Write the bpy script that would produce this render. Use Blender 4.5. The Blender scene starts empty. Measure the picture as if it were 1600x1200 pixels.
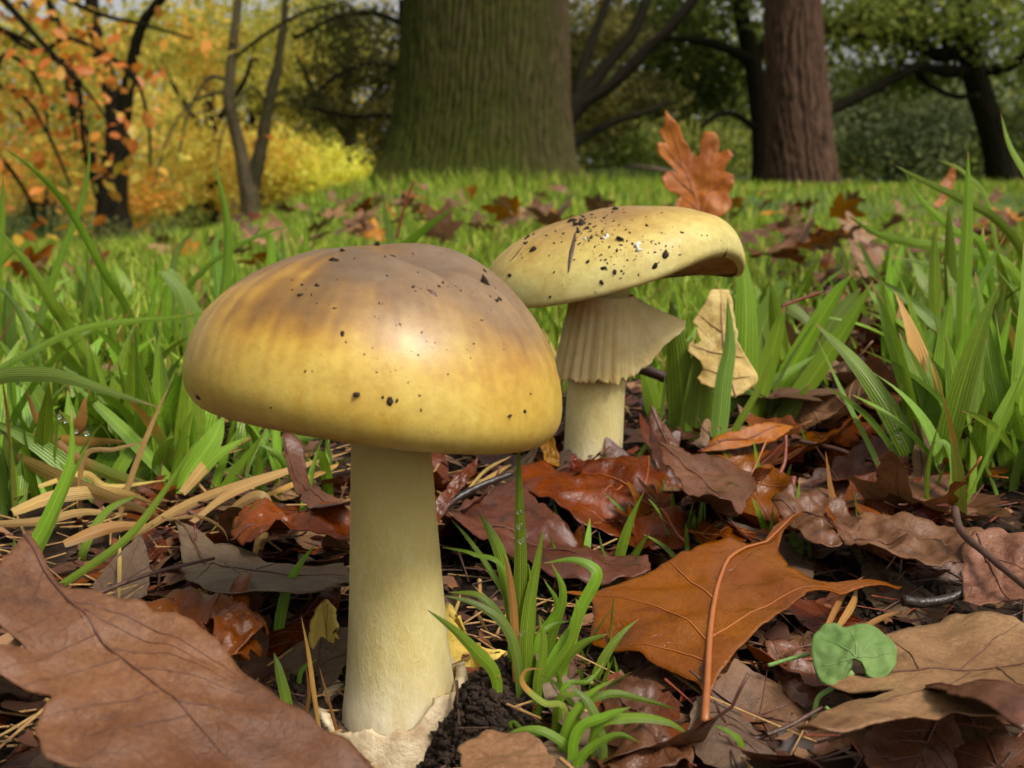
import bpy, math, random
import numpy as np
from mathutils import Vector, Matrix
from mathutils.bvhtree import BVHTree

random.seed(7); RNG = np.random.default_rng(7)
S = bpy.context.scene
COL = S.collection

# ---------------------------------------------------------------- camera
CAM_Z = 0.115; F_PX = 1715.0; PITCH = math.atan(270/F_PX)
cam = bpy.data.cameras.new('camera'); camo = bpy.data.objects.new('camera', cam); COL.objects.link(camo)
cam.sensor_width = 36.0; cam.lens = 36.0*F_PX/1600
camo.location = (0, 0, CAM_Z); camo.rotation_euler = (math.pi/2-PITCH, 0, 0)
cam.clip_start = 0.01; cam.clip_end = 600
cam.dof.use_dof = True; cam.dof.focus_distance = 0.285; cam.dof.aperture_fstop = 27
S.camera = camo
# ---------------------------------------------------------------- world, sun, exposure
SUN_EL, SUN_AZ = math.radians(55), math.radians(134)      # azimuth clockwise from +Y
W = bpy.data.worlds.new('World'); S.world = W; W.use_nodes = True
wn = W.node_tree.nodes; wl = W.node_tree.links
sky = wn.new('ShaderNodeTexSky'); sky.sky_type = 'NISHITA'; sky.sun_disc = False
sky.sun_elevation = SUN_EL; sky.sun_rotation = SUN_AZ; sky.dust_density = 4; sky.air_density = 1.0
hsv = wn.new('ShaderNodeHueSaturation'); hsv.inputs['Saturation'].default_value = 0.06
wl.new(sky.outputs[0], hsv.inputs['Color']); wl.new(hsv.outputs[0], wn['Background'].inputs[0])
wn['Background'].inputs[1].default_value = 0.09
sl = bpy.data.lights.new('sun', 'SUN'); sl.energy = 2.3; sl.angle = math.radians(16); sl.color = (1, .92, .80)
so = bpy.data.objects.new('sun', sl); COL.objects.link(so)
sd = Vector((math.sin(SUN_AZ)*math.cos(SUN_EL), math.cos(SUN_AZ)*math.cos(SUN_EL), math.sin(SUN_EL)))
so.rotation_euler = sd.to_track_quat('Z', 'Y').to_euler(); so.location = sd*20
S.view_settings.view_transform = 'Standard'; S.view_settings.look = 'None'
S.view_settings.exposure = 0.56; S.view_settings.gamma = 1
S.render.engine = 'CYCLES'
S.cycles.use_denoising = True; S.cycles.adaptive_threshold = .025
S.cycles.max_bounces = 5; S.cycles.diffuse_bounces = 2; S.cycles.glossy_bounces = 2; S.cycles.transmission_bounces = 4
S.cycles.caustics_reflective = False; S.cycles.caustics_refractive = False

# ================================================================ helpers
def lerp(a, b, t): return a+(b-a)*t
def sstep(a, b, x):
    t = np.clip((x-a)/(b-a), 0, 1); return t*t*(3-2*t)
def _hash(i, j, k=0):
    h = (i.astype(np.int64)*374761393 + j.astype(np.int64)*668265263 + k*1274126177) & 0xffffffff
    h = ((h ^ (h >> 13))*1274126177) & 0xffffffff
    return ((h ^ (h >> 16)) & 0xffff)/65535.0
def vnoise(x, y, seed=0):
    x = np.asarray(x, float); y = np.asarray(y, float)
    i = np.floor(x); j = np.floor(y); u = x-i; v = y-j
    u = u*u*(3-2*u); v = v*v*(3-2*v)
    a = _hash(i, j, seed); b = _hash(i+1, j, seed); c = _hash(i, j+1, seed); d = _hash(i+1, j+1, seed)
    return (a*(1-u)+b*u)*(1-v)+(c*(1-u)+d*u)*v
def fbm(x, y, seed=0, o=4):
    s = 0; a = .5
    for k in range(o): s = s+a*vnoise(x*2**k+17*k, y*2**k-9*k, seed+k); a *= .5
    return s/(1-.5**o)

CP, SP = math.cos(PITCH), math.sin(PITCH)
def ray(px, py):
    a = (px-800)/F_PX; b = (600-py)/F_PX
    return np.array((a, CP+b*SP, -SP+b*CP))
def P(px, py, Y):                      # the place at distance Y in front of the camera seen at a pixel of the photograph
    d = ray(px, py); return np.array((0, 0, CAM_Z))+d*(Y/d[1])
def pxm(Y, px=1): return px*Y*1.012/F_PX  # a length of so many pixels at distance Y, in metres

def H(x, y):                            # height of the ground
    x = np.asarray(x, float); y = np.asarray(y, float)
    w = sstep(-1.0, .6, x+.2*y)
    h = (0.245*sstep(0, 7, y)+.02*sstep(.28, .5, y)*(1-sstep(1, 3, y)))*w + (1-w)*(-.021*np.clip(y, 0, 30)+.02*sstep(.25, .5, y)*(1-sstep(1, 2, y)))
    h = h - .014*np.exp(-(((x+.026)/.032)**2+((y-.210)/.026)**2))          # scraped hollow before the near mushroom
    md = .010*np.exp(-(((x+.004)/.010)**2+((y-.236)/.013)**2))+.007*np.exp(-(((x+.010)/.010)**2+((y-.224)/.008)**2))+.006*np.exp(-(((x+.048)/.008)**2+((y-.226)/.014)**2))
    h = h + md*(.55+.9*fbm(x*160, y*160, 51, 3))          # crumbly soil pushed up beside the stem
    h = h + .16*sstep(2, 7, x)*sstep(6, 14, y)
    h = h + .45*sstep(10, 15.5, y)*np.exp(-((x-1.4)/1.5)**2)              # bank that carries the path
    near = 1-sstep(1.5, 4, y)
    h = h + (fbm(x*22, y*22, 3, 3)-.5)*.010*near + (fbm(x*1.3, y*1.3, 9, 2)-.5)*.05*sstep(.8, 3, y)
    return h
def G(px, py):                          # where the line of sight through a pixel meets the ground
    d = ray(px, py); t = np.concatenate([np.linspace(.1, 2, 500), np.linspace(2, 14, 500)])
    p = np.array((0, 0, CAM_Z))[None]+d[None]*t[:, None]
    below = np.nonzero(p[:, 2] < H(p[:, 0], p[:, 1]))[0]
    i = below[0] if len(below) else len(t)-1
    return p[i]
def gz(x, y): return float(H(x, y))

def link(o, parent=None):
    COL.objects.link(o)
    if parent is not None: o.parent = parent
    return o
def mesh(name, v, f, mat=None, parent=None, smooth=True, col=None, uv=None):
    me = bpy.data.meshes.new(name)
    v = np.asarray(v, np.float32)
    if isinstance(f, np.ndarray):
        n, k = f.shape
        me.vertices.add(len(v)); me.vertices.foreach_set('co', v.ravel())
        me.loops.add(n*k); me.loops.foreach_set('vertex_index', f.astype(np.int32).ravel())
        me.polygons.add(n); me.polygons.foreach_set('loop_start', np.arange(0, n*k, k, dtype=np.int32))
        me.update(calc_edges=True)
    else:
        me.from_pydata(v.tolist(), [], f); me.update()
    if smooth: me.polygons.foreach_set('use_smooth', np.ones(len(me.polygons), bool))
    if col is not None:
        a = me.color_attributes.new('Col', 'FLOAT_COLOR', 'POINT')
        c = np.ones((len(v), 4), np.float32); c[:, :3] = col; a.data.foreach_set('color', c.ravel())
    if uv is not None:
        u = me.uv_layers.new(name='UVMap'); li = np.empty(len(me.loops), np.int32); me.loops.foreach_get('vertex_index', li)
        u.data.foreach_set('uv', np.asarray(uv, np.float32)[li].ravel())
    if mat: me.materials.append(mat)
    return link(bpy.data.objects.new(name, me), parent)
def empty(name, loc):
    o = bpy.data.objects.new(name, None); o.location = loc; o.empty_display_size = .01; return link(o)
def tag(o, label=None, cat=None, group=None, kind=None):
    for k, v in (('label', label), ('category', cat), ('group', group), ('kind', kind)):
        if v: o[k] = v
    return o
def copy(o, parent=None):
    c = o.copy(); link(c, parent)
    for ch in o.children: copy(ch, c)
    return c
def grid_faces(nu, nv, wrap=False):     # nu along, nv round
    f = []
    i = np.arange(nu-1)[:, None]; j = np.arange(nv if wrap else nv-1)[None]
    a = i*nv+j; b = i*nv+(j+1) % nv; c = (i+1)*nv+(j+1) % nv; d = (i+1)*nv+j
    return np.stack([a, b, c, d], -1).reshape(-1, 4)
def spline(p, n):
    p = np.asarray(p, float)
    if len(p) == 2: return lerp(p[0], p[1], np.linspace(0, 1, n)[:, None])
    q = np.vstack([2*p[0]-p[1], p, 2*p[-1]-p[-2]])
    t = np.linspace(0, len(p)-1-1e-6, n); i = t.astype(int); u = (t-i)[:, None]
    a, b, c, d = q[i], q[i+1], q[i+2], q[i+3]
    return .5*(2*b+(c-a)*u+(2*a-5*b+4*c-d)*u**2+(3*b-a-3*c+d)*u**3)
def frames(c):
    t = np.gradient(c, axis=0); t /= np.linalg.norm(t, axis=1)[:, None]+1e-12
    ref = np.array((0, 0, 1.)) if abs(t[:, 2].mean()) < .8 else np.array((0, 1., 0))
    s = np.cross(t, ref); s /= np.linalg.norm(s, axis=1)[:, None]+1e-12
    return t, s, np.cross(s, t)
def tube_arr(pts, rad, k=8, n=None, rough=0, seed=0):
    n = n or max(6, 4*len(pts)); c = spline(pts, n)
    r = spline(np.asarray(rad, float)[:, None]*np.ones((1, 2)), n)[:, 0] if np.ndim(rad) else np.full(n, rad)
    t, s, u = frames(c); a = np.linspace(0, 2*np.pi, k, endpoint=False)
    rr = r[:, None]*(1+rough*(fbm(np.arange(n)[:, None]*.7+seed*3.1, np.cos(a)[None]*2+seed)-.5))
    v = c[:, None]+rr[..., None]*(np.cos(a)[None, :, None]*s[:, None]+np.sin(a)[None, :, None]*u[:, None])
    f = [list(q) for q in grid_faces(n, k, True).tolist()]
    f.append(list(range(k))[::-1]); f.append([(n-1)*k+i for i in range(k)])
    return v.reshape(-1, 3), f
def join(parts):
    vs, fs, o = [], [], 0
    for v, f in parts:
        vs.append(v); fs += [[i+o for i in q] for q in f]; o += len(v)
    return np.vstack(vs), fs

# ---------------------------------------------------------------- materials
class N:
    def __init__(s, name):
        s.m = bpy.data.materials.new(name); s.m.use_nodes = True; s.t = s.m.node_tree
        s.b = s.t.nodes['Principled BSDF']; s.out = s.t.nodes['Material Output']
    def n(s, typ, **kw):
        q = s.t.nodes.new('ShaderNode'+typ)
        for k, v in kw.items():
            if hasattr(q, k) and not k[0].isupper(): setattr(q, k, v)
            else: q.inputs[k.replace('_', ' ')].default_value = v
        return q
    def l(s, a, b): s.t.links.new(a, b)
    def coord(s, kind='Object'): return s.n('TexCoord').outputs[kind]
    def noise(s, scale, detail=4, rough=.6, vec=None, dist=0):
        q = s.n('TexNoise'); q.inputs['Scale'].default_value = scale; q.inputs['Detail'].default_value = detail
        q.inputs['Roughness'].default_value = rough; q.inputs['Distortion'].default_value = dist
        s.l(vec or s.coord(), q.inputs['Vector']); return q.outputs['Fac']
    def ramp(s, fac, stops):
        r = s.n('ValToRGB'); e = r.color_ramp.elements
        while len(e) < len(stops): e.new(.5)
        for k, (p, c) in enumerate(stops): e[k].position = p; e[k].color = (*c, 1) if len(c) == 3 else c
        s.l(fac, r.inputs[0]); return r.outputs[0]
    def mix(s, fac, a, b, mode='MIX'):
        q = s.n('Mix', data_type='RGBA', blend_type=mode)
        for k, v in ((0, fac), (6, a), (7, b)):
            if hasattr(v, 'is_linked'): s.l(v, q.inputs[k])
            else: q.inputs[k].default_value = (*v, 1) if isinstance(v, tuple) else v
        return q.outputs[2]
    def math(s, op, a, b=0):
        q = s.n('Math', operation=op)
        for k, v in ((0, a), (1, b)):
            if hasattr(v, 'is_linked'): s.l(v, q.inputs[k])
            else: q.inputs[k].default_value = v
        return q.outputs[0]
    def bump(s, h, dist, strength=1):
        b = s.n('Bump'); b.inputs['Distance'].default_value = dist; b.inputs['Strength'].default_value = strength
        s.l(h, b.inputs['Height']); s.l(b.outputs[0], s.b.inputs['Normal'])
    def color(s, c):
        if hasattr(c, 'is_linked'): s.l(c, s.b.inputs['Base Color'])
        else: s.b.inputs['Base Color'].default_value = (*c, 1)
    def set(s, **kw):
        for k, v in kw.items(): s.b.inputs[k.replace('_', ' ')].default_value = v
        return s
    def translucent(s, col, w):
        tr = s.n('BsdfTranslucent'); mx = s.n('MixShader'); mx.inputs[0].default_value = w
        s.l(col, tr.inputs[0]); s.l(s.b.outputs[0], mx.inputs[1]); s.l(tr.outputs[0], mx.inputs[2])
        s.l(mx.outputs[0], s.out.inputs[0])
def srgb(r, g, b):
    f = lambda c: ((c/255+.055)/1.055)**2.4 if c > 10 else c/255/12.92
    return (f(r), f(g), f(b))

def leaf_mat(name, a, b, dark, rough=.42, vein=.5, scale=1.0):
    """dead leaf: mottled tones, blotches, fine grain, a net of veins, a slight tone of its own per leaf; one version
    for leaves measured in metres and one for the copied leaves measured in leaf sizes"""
    return _leaf(name, a, b, dark, rough, vein, scale, 1.0), _leaf(name+'_litter', a, b, dark, rough, vein, scale, .032)
def _leaf(name, a, b, dark, rough, vein, scale, unit):
    m = N(name); mp = m.n('Mapping'); mp.inputs['Scale'].default_value = (unit,)*3; m.l(m.coord(), mp.inputs[0])
    oi = m.n('ObjectInfo'); cb = m.n('CombineXYZ'); m.l(oi.outputs['Random'], cb.inputs[0]); m.l(cb.outputs[0], mp.inputs['Location']); co = mp.outputs[0]
    base = m.ramp(m.noise(38*scale, 6, .66, co), [(.34, a), (.62, b)])
    c = m.mix(m.ramp(m.noise(16*scale, 6, .65, co, .4), [(.44, (0, 0, 0)), (.62, (.7,)*3)]), base, m.mix(1.0, base, (.60, .50, .44), 'MULTIPLY'))
    c = m.mix(m.ramp(m.noise(22*scale, 5, .6, co, .3), [(.56, (0, 0, 0)), (.72, (.35,)*3)]), c, m.mix(1.0, c, (1.35, 1.25, 1.1), 'MULTIPLY'))
    blot = m.ramp(m.noise(95*scale, 7, .72, co, .6), [(.55, (0, 0, 0)), (.66, (1, 1, 1))])
    c = m.mix(m.math('MULTIPLY', blot, .7), c, dark)
    grain = m.noise(900, 4, .7, co)
    c = m.mix(m.ramp(grain, [(.40, (.25+.35*vein,)*3), (.56, (0, 0, 0))]), c, m.mix(1.0, c, (.62, .55, .5), 'MULTIPLY'))
    vo = m.n('TexVoronoi', feature='DISTANCE_TO_EDGE'); vo.inputs['Scale'].default_value = 360*scale
    vo2 = m.n('TexVoronoi', feature='DISTANCE_TO_EDGE'); vo2.inputs['Scale'].default_value = 900*scale
    nz = m.n('TexNoise'); nz.inputs['Scale'].default_value = 160; m.l(co, nz.inputs['Vector'])
    ad = m.n('VectorMath', operation='MULTIPLY_ADD'); ad.inputs[1].default_value = (.008,)*3
    m.l(nz.outputs['Color'], ad.inputs[0]); m.l(co, ad.inputs[2]); m.l(ad.outputs[0], vo.inputs['Vector']); m.l(ad.outputs[0], vo2.inputs['Vector'])
    msk = m.ramp(m.noise(30, 4, .6, co), [(.38, (.1,)*3), (.62, (1, 1, 1))])
    net = m.math('MULTIPLY', m.ramp(vo.outputs['Distance'], [(0, (1, 1, 1)), (.07, (0, 0, 0))]), msk)
    net2 = m.ramp(vo2.outputs['Distance'], [(0, (1, 1, 1)), (.16, (0, 0, 0))])
    c = m.mix(m.math('MULTIPLY', net, vein*.42), c, dark); c = m.mix(m.math('MULTIPLY', net2, vein*.22), c, dark)
    hs = m.n('HueSaturation')
    m.l(m.math('ADD', m.math('MULTIPLY', oi.outputs['Random'], .55 if unit < 1 else .16), .46 if unit < 1 else .80), hs.inputs['Value']); hs.inputs['Saturation'].default_value = 1.08
    m.l(m.math('ADD', m.math('MULTIPLY', oi.outputs['Random'], .022), .494), hs.inputs['Hue'])
    m.l(c, hs.inputs['Color']); m.color(hs.outputs[0])
    m.l(m.math('ADD', m.math('MULTIPLY', m.noise(70, 5, .65, co), .5), rough-.27), m.b.inputs['Roughness'])
    hh = m.math('ADD', m.math('ADD', m.math('MULTIPLY', net, -.07), m.math('MULTIPLY', net2, -.03)), m.math('ADD', m.noise(120, 7, .66, co), m.math('MULTIPLY', grain, .16)))
    m.bump(hh, .0013, .6); m.translucent(hs.outputs[0], .12)
    return m.m
L_GLOSS, L_GLOSS_C = leaf_mat('leaf_glossy_brown', srgb(154, 86, 38), srgb(126, 64, 32), srgb(84, 38, 30), .2, .22, .62)
L_MATTE, L_MATTE_C = leaf_mat('leaf_matte_tan', srgb(156, 116, 84), srgb(132, 94, 66), srgb(80, 54, 42), .58, .8, .8)
L_TAN, L_TAN_C = leaf_mat('leaf_pale_tan', srgb(178, 136, 106), srgb(154, 110, 86), srgb(98, 62, 48), .5, 1.0, .9)
L_PURPLE, L_PURPLE_C = leaf_mat('leaf_purple_brown', srgb(134, 90, 72), srgb(104, 64, 48), srgb(52, 32, 24), .33, .5)
L_RED, L_RED_C = leaf_mat('leaf_red_brown', srgb(144, 70, 38), srgb(106, 48, 28), srgb(52, 24, 16), .3, .4)
L_GREY, L_GREY_C = leaf_mat('leaf_grey_brown', srgb(146, 124, 102), srgb(122, 96, 78), srgb(78, 56, 44), .6, .9)
L_ORANGE, L_ORANGE_C = leaf_mat('leaf_orange', srgb(204, 132, 54), srgb(184, 110, 42), srgb(146, 82, 32), .5, .4)
L_CREAM, L_CREAM_C = leaf_mat('leaf_cream', srgb(238, 218, 150), srgb(230, 198, 128), srgb(196, 150, 96), .6, .5)
L_YELLOW, L_YELLOW_C = leaf_mat('leaf_yellow', srgb(190, 130, 44), srgb(170, 106, 36), srgb(92, 56, 26), .5, .4)
def vein_mat(name, c, rough=.45):
    m = N(name); m.color(m.mix(m.noise(150), c, tuple(x*.6 for x in c))); m.set(Roughness=rough); return m.m
V_OR = vein_mat('vein_orange', srgb(176, 104, 54)); V_DK = vein_mat('vein_dark', srgb(104, 66, 50)); V_TAN = vein_mat('vein_tan', srgb(170, 128, 92))
V_RED = vein_mat('vein_red', srgb(110, 50, 32))

def grass_mat(name, c0, c1, tip, tr=.28, tipat=.95, hue=.480):
    m = N(name); uv = m.n('UVMap').outputs[0]; sp = m.n('SeparateXYZ'); m.l(uv, sp.inputs[0])
    u, v = sp.outputs[0], sp.outputs[1]
    oi = m.n('ObjectInfo').outputs['Random']
    wv = m.math('SINE', m.math('MULTIPLY', u, 44)); 
    co = m.coord('Object'); nz = m.noise(45, 4, .6, co)
    c = m.mix(m.math('ADD', m.math('MULTIPLY', wv, .06), nz), c0, c1)
    rib = m.math('SUBTRACT', 1, m.math('MINIMUM', m.math('MULTIPLY', m.math('ABSOLUTE', m.math('SUBTRACT', u, .5)), 12), 1))
    c = m.mix(m.math('MULTIPLY', rib, .35), c, tuple(min(1, x*1.7) for x in c0))
    tf = m.ramp(m.math('ADD', v, m.math('MULTIPLY', m.math('SUBTRACT', nz, .5), .25)), [(tipat, (0, 0, 0)), (min(tipat+.06, 1), (1, 1, 1))])
    c = m.mix(tf, c, tip)
    bs = m.ramp(v, [(0, (1, 1, 1)), (.12, (0, 0, 0))]); c = m.mix(m.math('MULTIPLY', bs, .25), c, tuple(lerp(x, y, .5) for x, y in zip(c1, (.45, .42, .2))))
    hs = m.n('HueSaturation'); m.l(c, hs.inputs['Color'])
    m.l(m.math('ADD', m.math('MULTIPLY', oi, .6), .7), hs.inputs['Value']); m.l(m.math('ADD', m.math('MULTIPLY', oi, .03), hue), hs.inputs['Hue'])
    m.color(hs.outputs[0]); m.set(Roughness=.42)
    m.bump(m.math('ADD', m.math('MULTIPLY', wv, .5), nz), .0003, .5); m.translucent(hs.outputs[0], tr); return m.m
TIP = srgb(190, 150, 96)
GR = grass_mat('grass_green', srgb(134, 166, 42), srgb(102, 140, 34), TIP)
GR_B = grass_mat('grass_bluegreen', srgb(128, 158, 66), srgb(104, 136, 48), TIP)
GR_L = grass_mat('grass_bright', srgb(130, 160, 44), srgb(104, 138, 36), TIP)
GR_Y = grass_mat('grass_yellowing', srgb(158, 160, 64), srgb(112, 136, 44), srgb(176, 126, 60), .2, .5, .492)
STRAW = grass_mat('dry_straw', srgb(204, 168, 104), srgb(168, 124, 70), srgb(150, 104, 60), .12, hue=.496)
STRAW_O = grass_mat('dry_orange_straw', srgb(184, 126, 70), srgb(146, 94, 50), srgb(120, 70, 40), .12, hue=.498)

m = N('soil'); co = m.coord()
c = m.ramp(m.noise(60, 8, .7, co), [(.3, (.006, .004, .003)), (.55, (.022, .013, .008)), (.8, (.07, .045, .03))])
m.color(c); m.set(Roughness=.75); m.bump(m.noise(260, 6, .7, co), .003, 1); SOIL = m.m
m = N('crumb'); c = m.ramp(m.noise(400, 5, .7), [(.3, (.008, .005, .003)), (.7, (.07, .042, .026))]); m.color(c); m.set(Roughness=.7); m.b.inputs['Specular IOR Level'].default_value = .25
m.bump(m.noise(900, 5, .7), .001, 1); CRUMB = m.m

m = N('ground'); co = m.coord(); sp = m.n('SeparateXYZ'); m.l(co, sp.inputs[0])
near = m.ramp(m.noise(60, 8, .7, co), [(.3, (.010, .006, .004)), (.55, (.035, .02, .012)), (.8, (.10, .06, .038))])
far = m.ramp(m.noise(2.2, 8, .7, co), [(.3, (.03, .055, .012)), (.5, (.075, .12, .025)), (.64, (.11, .13, .035)), (.75, (.17, .10, .05))])
fac = m.ramp(m.math('MULTIPLY', sp.outputs[1], .2), [(.12, (0, 0, 0)), (.5, (1, 1, 1))])
m.color(m.mix(fac, near, far)); m.set(Roughness=.9); m.b.inputs['Specular IOR Level'].default_value = .15; m.bump(m.noise(200, 6, .7, co), .003, 1); GROUND = m.m

def twig_mat(name, c, rough=.5):
    m = N(name); co = m.coord(); mp = m.n('Mapping'); mp.inputs['Scale'].default_value = (1, 1, 1); m.l(co, mp.inputs[0])
    m.color(m.ramp(m.noise(260, 5, .65, co), [(.3, tuple(x*.45 for x in c)), (.7, c)])); m.set(Roughness=rough)
    m.bump(m.noise(500, 4, .6, co), .0006, .8); return m.m
TWIG = twig_mat('twig_dark', srgb(92, 62, 50)); TWIG_R = twig_mat('twig_red', srgb(140, 66, 42), .4); TWIG_B = twig_mat('twig_black', srgb(58, 46, 40), .35)

# ================================================================ setting: ground
ys = np.concatenate([np.linspace(-2.5, .05, 14), np.linspace(.08, .14, 8), np.linspace(.143, .36, 110), np.linspace(.365, 1.6, 150), 1.6+np.cumsum(np.geomspace(.012, 9, 120))])
xh = np.concatenate([np.linspace(0, .2, 80), np.linspace(.205, .7, 60), .7+np.cumsum(np.geomspace(.014, 9, 80))]); xs = np.concatenate([-xh[:0:-1], xh])
X, Yg = np.meshgrid(xs, ys)
gv = np.stack([X, Yg, H(X, Yg)], -1).reshape(-1, 3)
tag(mesh('ground', gv, grid_faces(len(ys), len(xs)), GROUND), 'dark forest soil and lawn under the leaf litter', kind='structure')

# ================================================================ mushrooms
def cap_mesh(R, hgt, drop, inroll, nseg=160, nr=90, seed=0, flat=.55, dent=None, rimz=None, wob=.02):
    """cap shell: top surface, rolled rim and the underside up to the gills"""
    a = np.linspace(0, 2*np.pi, nseg, endpoint=False)
    prof = []
    for k in range(nr):
        t = k/(nr-1)
        if t < .78:
            q = t/.78*np.pi/2; e = 2/(2+flat); prof.append((R*np.sin(q)**1.0, hgt*np.cos(q)**e if np.cos(q) > 1e-6 else 0))
        else:
            q = (t-.78)/.22*np.pi; e = .85; prof.append((R-inroll*(1-np.cos(q)), -drop*np.sin(min(q, np.pi/2))*1.0 + (drop*.25*(1+np.cos(q)) if q > np.pi/2 else 0)*0))
    prof = np.array(prof)
    r, z = prof[:, :1], prof[:, 1:]
    wobr = 1+wob*np.sin(2*a+1+seed)+wob*.6*np.sin(3*a+2.2*seed)
    rr = r*lerp(1, wobr[None], r/R); x = rr*np.cos(a)[None]; y = rr*np.sin(a)[None]; zz = z+0*x
    zz = zz+(fbm(x*38+seed, y*38, 11+seed, 3)-.5)*.0028*np.clip(z/hgt*2, 0, 1)
    if dent is not None:
        for (dx, dy, s1, s2, ang, dep) in dent:
            u = (x-dx)*np.cos(ang)+(y-dy)*np.sin(ang); w = -(x-dx)*np.sin(ang)+(y-dy)*np.cos(ang)
            zz = zz-dep*np.exp(-(u/s1)**2-(w/s2)**2)*(z > hgt*.3)
    if rimz is not None: zz = zz+rimz(a)[None]*(r/R)**3
    return np.stack([x, y, zz], -1), a, r/R, z/hgt

def cap_mat(name, spec_r=.42):
    m = N(name); at = m.n('Attribute', attribute_name='Col').outputs['Color']; co = m.coord()
    n1 = m.noise(300, 7, .72, co); n2 = m.noise(48, 6, .66, co, .8)
    c = m.mix(m.ramp(n1, [(.38, (.42,)*3), (.60, (0, 0, 0))]), at, m.mix(1.0, at, (.62, .50, .34), 'MULTIPLY'))
    c = m.mix(m.ramp(n2, [(.45, (0, 0, 0)), (.66, (.6,)*3)]), c, m.mix(1.0, c, (.80, .66, .46), 'MULTIPLY'))
    m.color(c); m.set(Subsurface_Weight=.18, Subsurface_Radius=(.004, .003, .001), Subsurface_Scale=1.0, Coat_Weight=.12, Coat_Roughness=.3)
    m.l(m.math('ADD', m.math('MULTIPLY', m.noise(90, 4, .6, co), .3), spec_r-.1), m.b.inputs['Roughness'])
    m.bump(m.math('ADD', m.math('MULTIPLY', n1, .35), m.math('MULTIPLY', m.noise(1800, 4, .7, co), .5)), .0003, .4); return m.m
CAPM = cap_mat('mushroom_cap_skin', .36); CAPM2 = cap_mat('mushroom_cap_dry_skin', .55)

def stem_mat():
    m = N('mushroom_stem_skin'); co = m.coord(); sp = m.n('SeparateXYZ'); m.l(co, sp.inputs[0]); z = sp.outputs[2]
    low = m.ramp(m.math('MULTIPLY', z, 10), [(.03, srgb(236, 224, 190)), (.16, srgb(222, 206, 142)), (.40, srgb(216, 196, 118)), (.8, srgb(210, 186, 100))])
    mp = m.n('Mapping'); mp.inputs['Scale'].default_value = (1, 1, .45); m.l(co, mp.inputs[0])
    vo = m.n('TexVoronoi', feature='DISTANCE_TO_EDGE'); vo.inputs['Scale'].default_value = 430
    nz = m.n('TexNoise'); nz.inputs['Scale'].default_value = 300; m.l(mp.outputs[0], nz.inputs['Vector'])
    ad = m.n('VectorMath', operation='MULTIPLY_ADD'); ad.inputs[1].default_value = (.004,)*3
    m.l(nz.outputs['Color'], ad.inputs[0]); m.l(mp.outputs[0], ad.inputs[2]); m.l(ad.outputs[0], vo.inputs['Vector'])
    fl = m.ramp(vo.outputs['Distance'], [(0, (1, 1, 1)), (.12, (0, 0, 0))])
    msk = m.ramp(m.math('MULTIPLY', z, 10), [(.02, (0, 0, 0)), (.15, (1, 1, 1)), (.35, (.8, .8, .8)), (.55, (.1, .1, .1))])
    fm = m.math('MULTIPLY', fl, msk)
    c = m.mix(m.math('MULTIPLY', fm, .30), low, srgb(238, 228, 186)); 
    c = m.mix(m.ramp(m.noise(130, 5, .65, mp.outputs[0]), [(.4, (0, 0, 0)), (.70, (.55,)*3)]), c, srgb(196, 172, 96))
    m.color(c); m.set(Roughness=.55, Subsurface_Weight=.15, Subsurface_Radius=(.004, .003, .0015), Subsurface_Scale=1.0)
    m.bump(m.math('ADD', m.math('MULTIPLY', fm, .06), m.math('MULTIPLY', m.noise(420, 7, .75, mp.outputs[0]), .9)), .0009, .6); return m.m
STEM = stem_mat()
def plain_mat(name, c1, c2, scale=120, rough=.6, bump=.0006, sss=.1):
    m = N(name); co = m.coord(); m.color(m.ramp(m.noise(scale, 6, .65, co), [(.35, c1), (.65, c2)])); m.set(Roughness=rough, Subsurface_Weight=sss, Subsurface_Radius=(.003, .002, .001), Subsurface_Scale=1.0)
    m.bump(m.noise(scale*5, 5, .65, co), bump, .8); return m.m
VOLVA = plain_mat('volva_white', srgb(222, 204, 168), srgb(180, 152, 116), 160); VOLVA_Y = plain_mat('volva_yellow', srgb(226, 196, 92), srgb(206, 172, 78))
GILL = plain_mat('gill', srgb(214, 190, 136), srgb(190, 160, 108)); RING = plain_mat('ring_membrane', srgb(234, 212, 150), srgb(216, 186, 116), 90)

def stem_mesh(p0, p1, r0, r1, foot, seed):
    n, k = 90, 64; t = np.linspace(0, 1, n)[:, None]; a = np.linspace(0, 2*np.pi, k, endpoint=False)[None]
    ctr = lerp(np.array(p0), np.array(p1), t)
    r = lerp(r0, r1, t**.85)+foot*np.exp(-t*9)
    r = r*(1+.025*(fbm(np.cos(a)*1.5+seed, t*5, seed, 3)-.5)+.012*np.sin(2*a+seed))
    x = ctr[:, :1]+r*np.cos(a); y = ctr[:, 1:2]+r*np.sin(a); z = ctr[:, 2:]+0*x
    return np.stack([x, y, z], -1).reshape(-1, 3), grid_faces(n, k, True)

def gills_mesh(R, r0, z0, zr, n=150):
    v, f = [], []
    a = np.linspace(0, 2*np.pi, 2*n, endpoint=False); rows = 10
    for i in range(rows):
        t = i/(rows-1); r = lerp(R, r0, t); dep = .0042*math.sin(math.pi*min(1, t*.8+.1))
        for j, q in enumerate(a): v.append((r*math.cos(q), r*math.sin(q), lerp(zr, z0, t)-(dep if j % 2 else 0)))
    return np.array(v), grid_faces(rows, 2*n, True)

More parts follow.
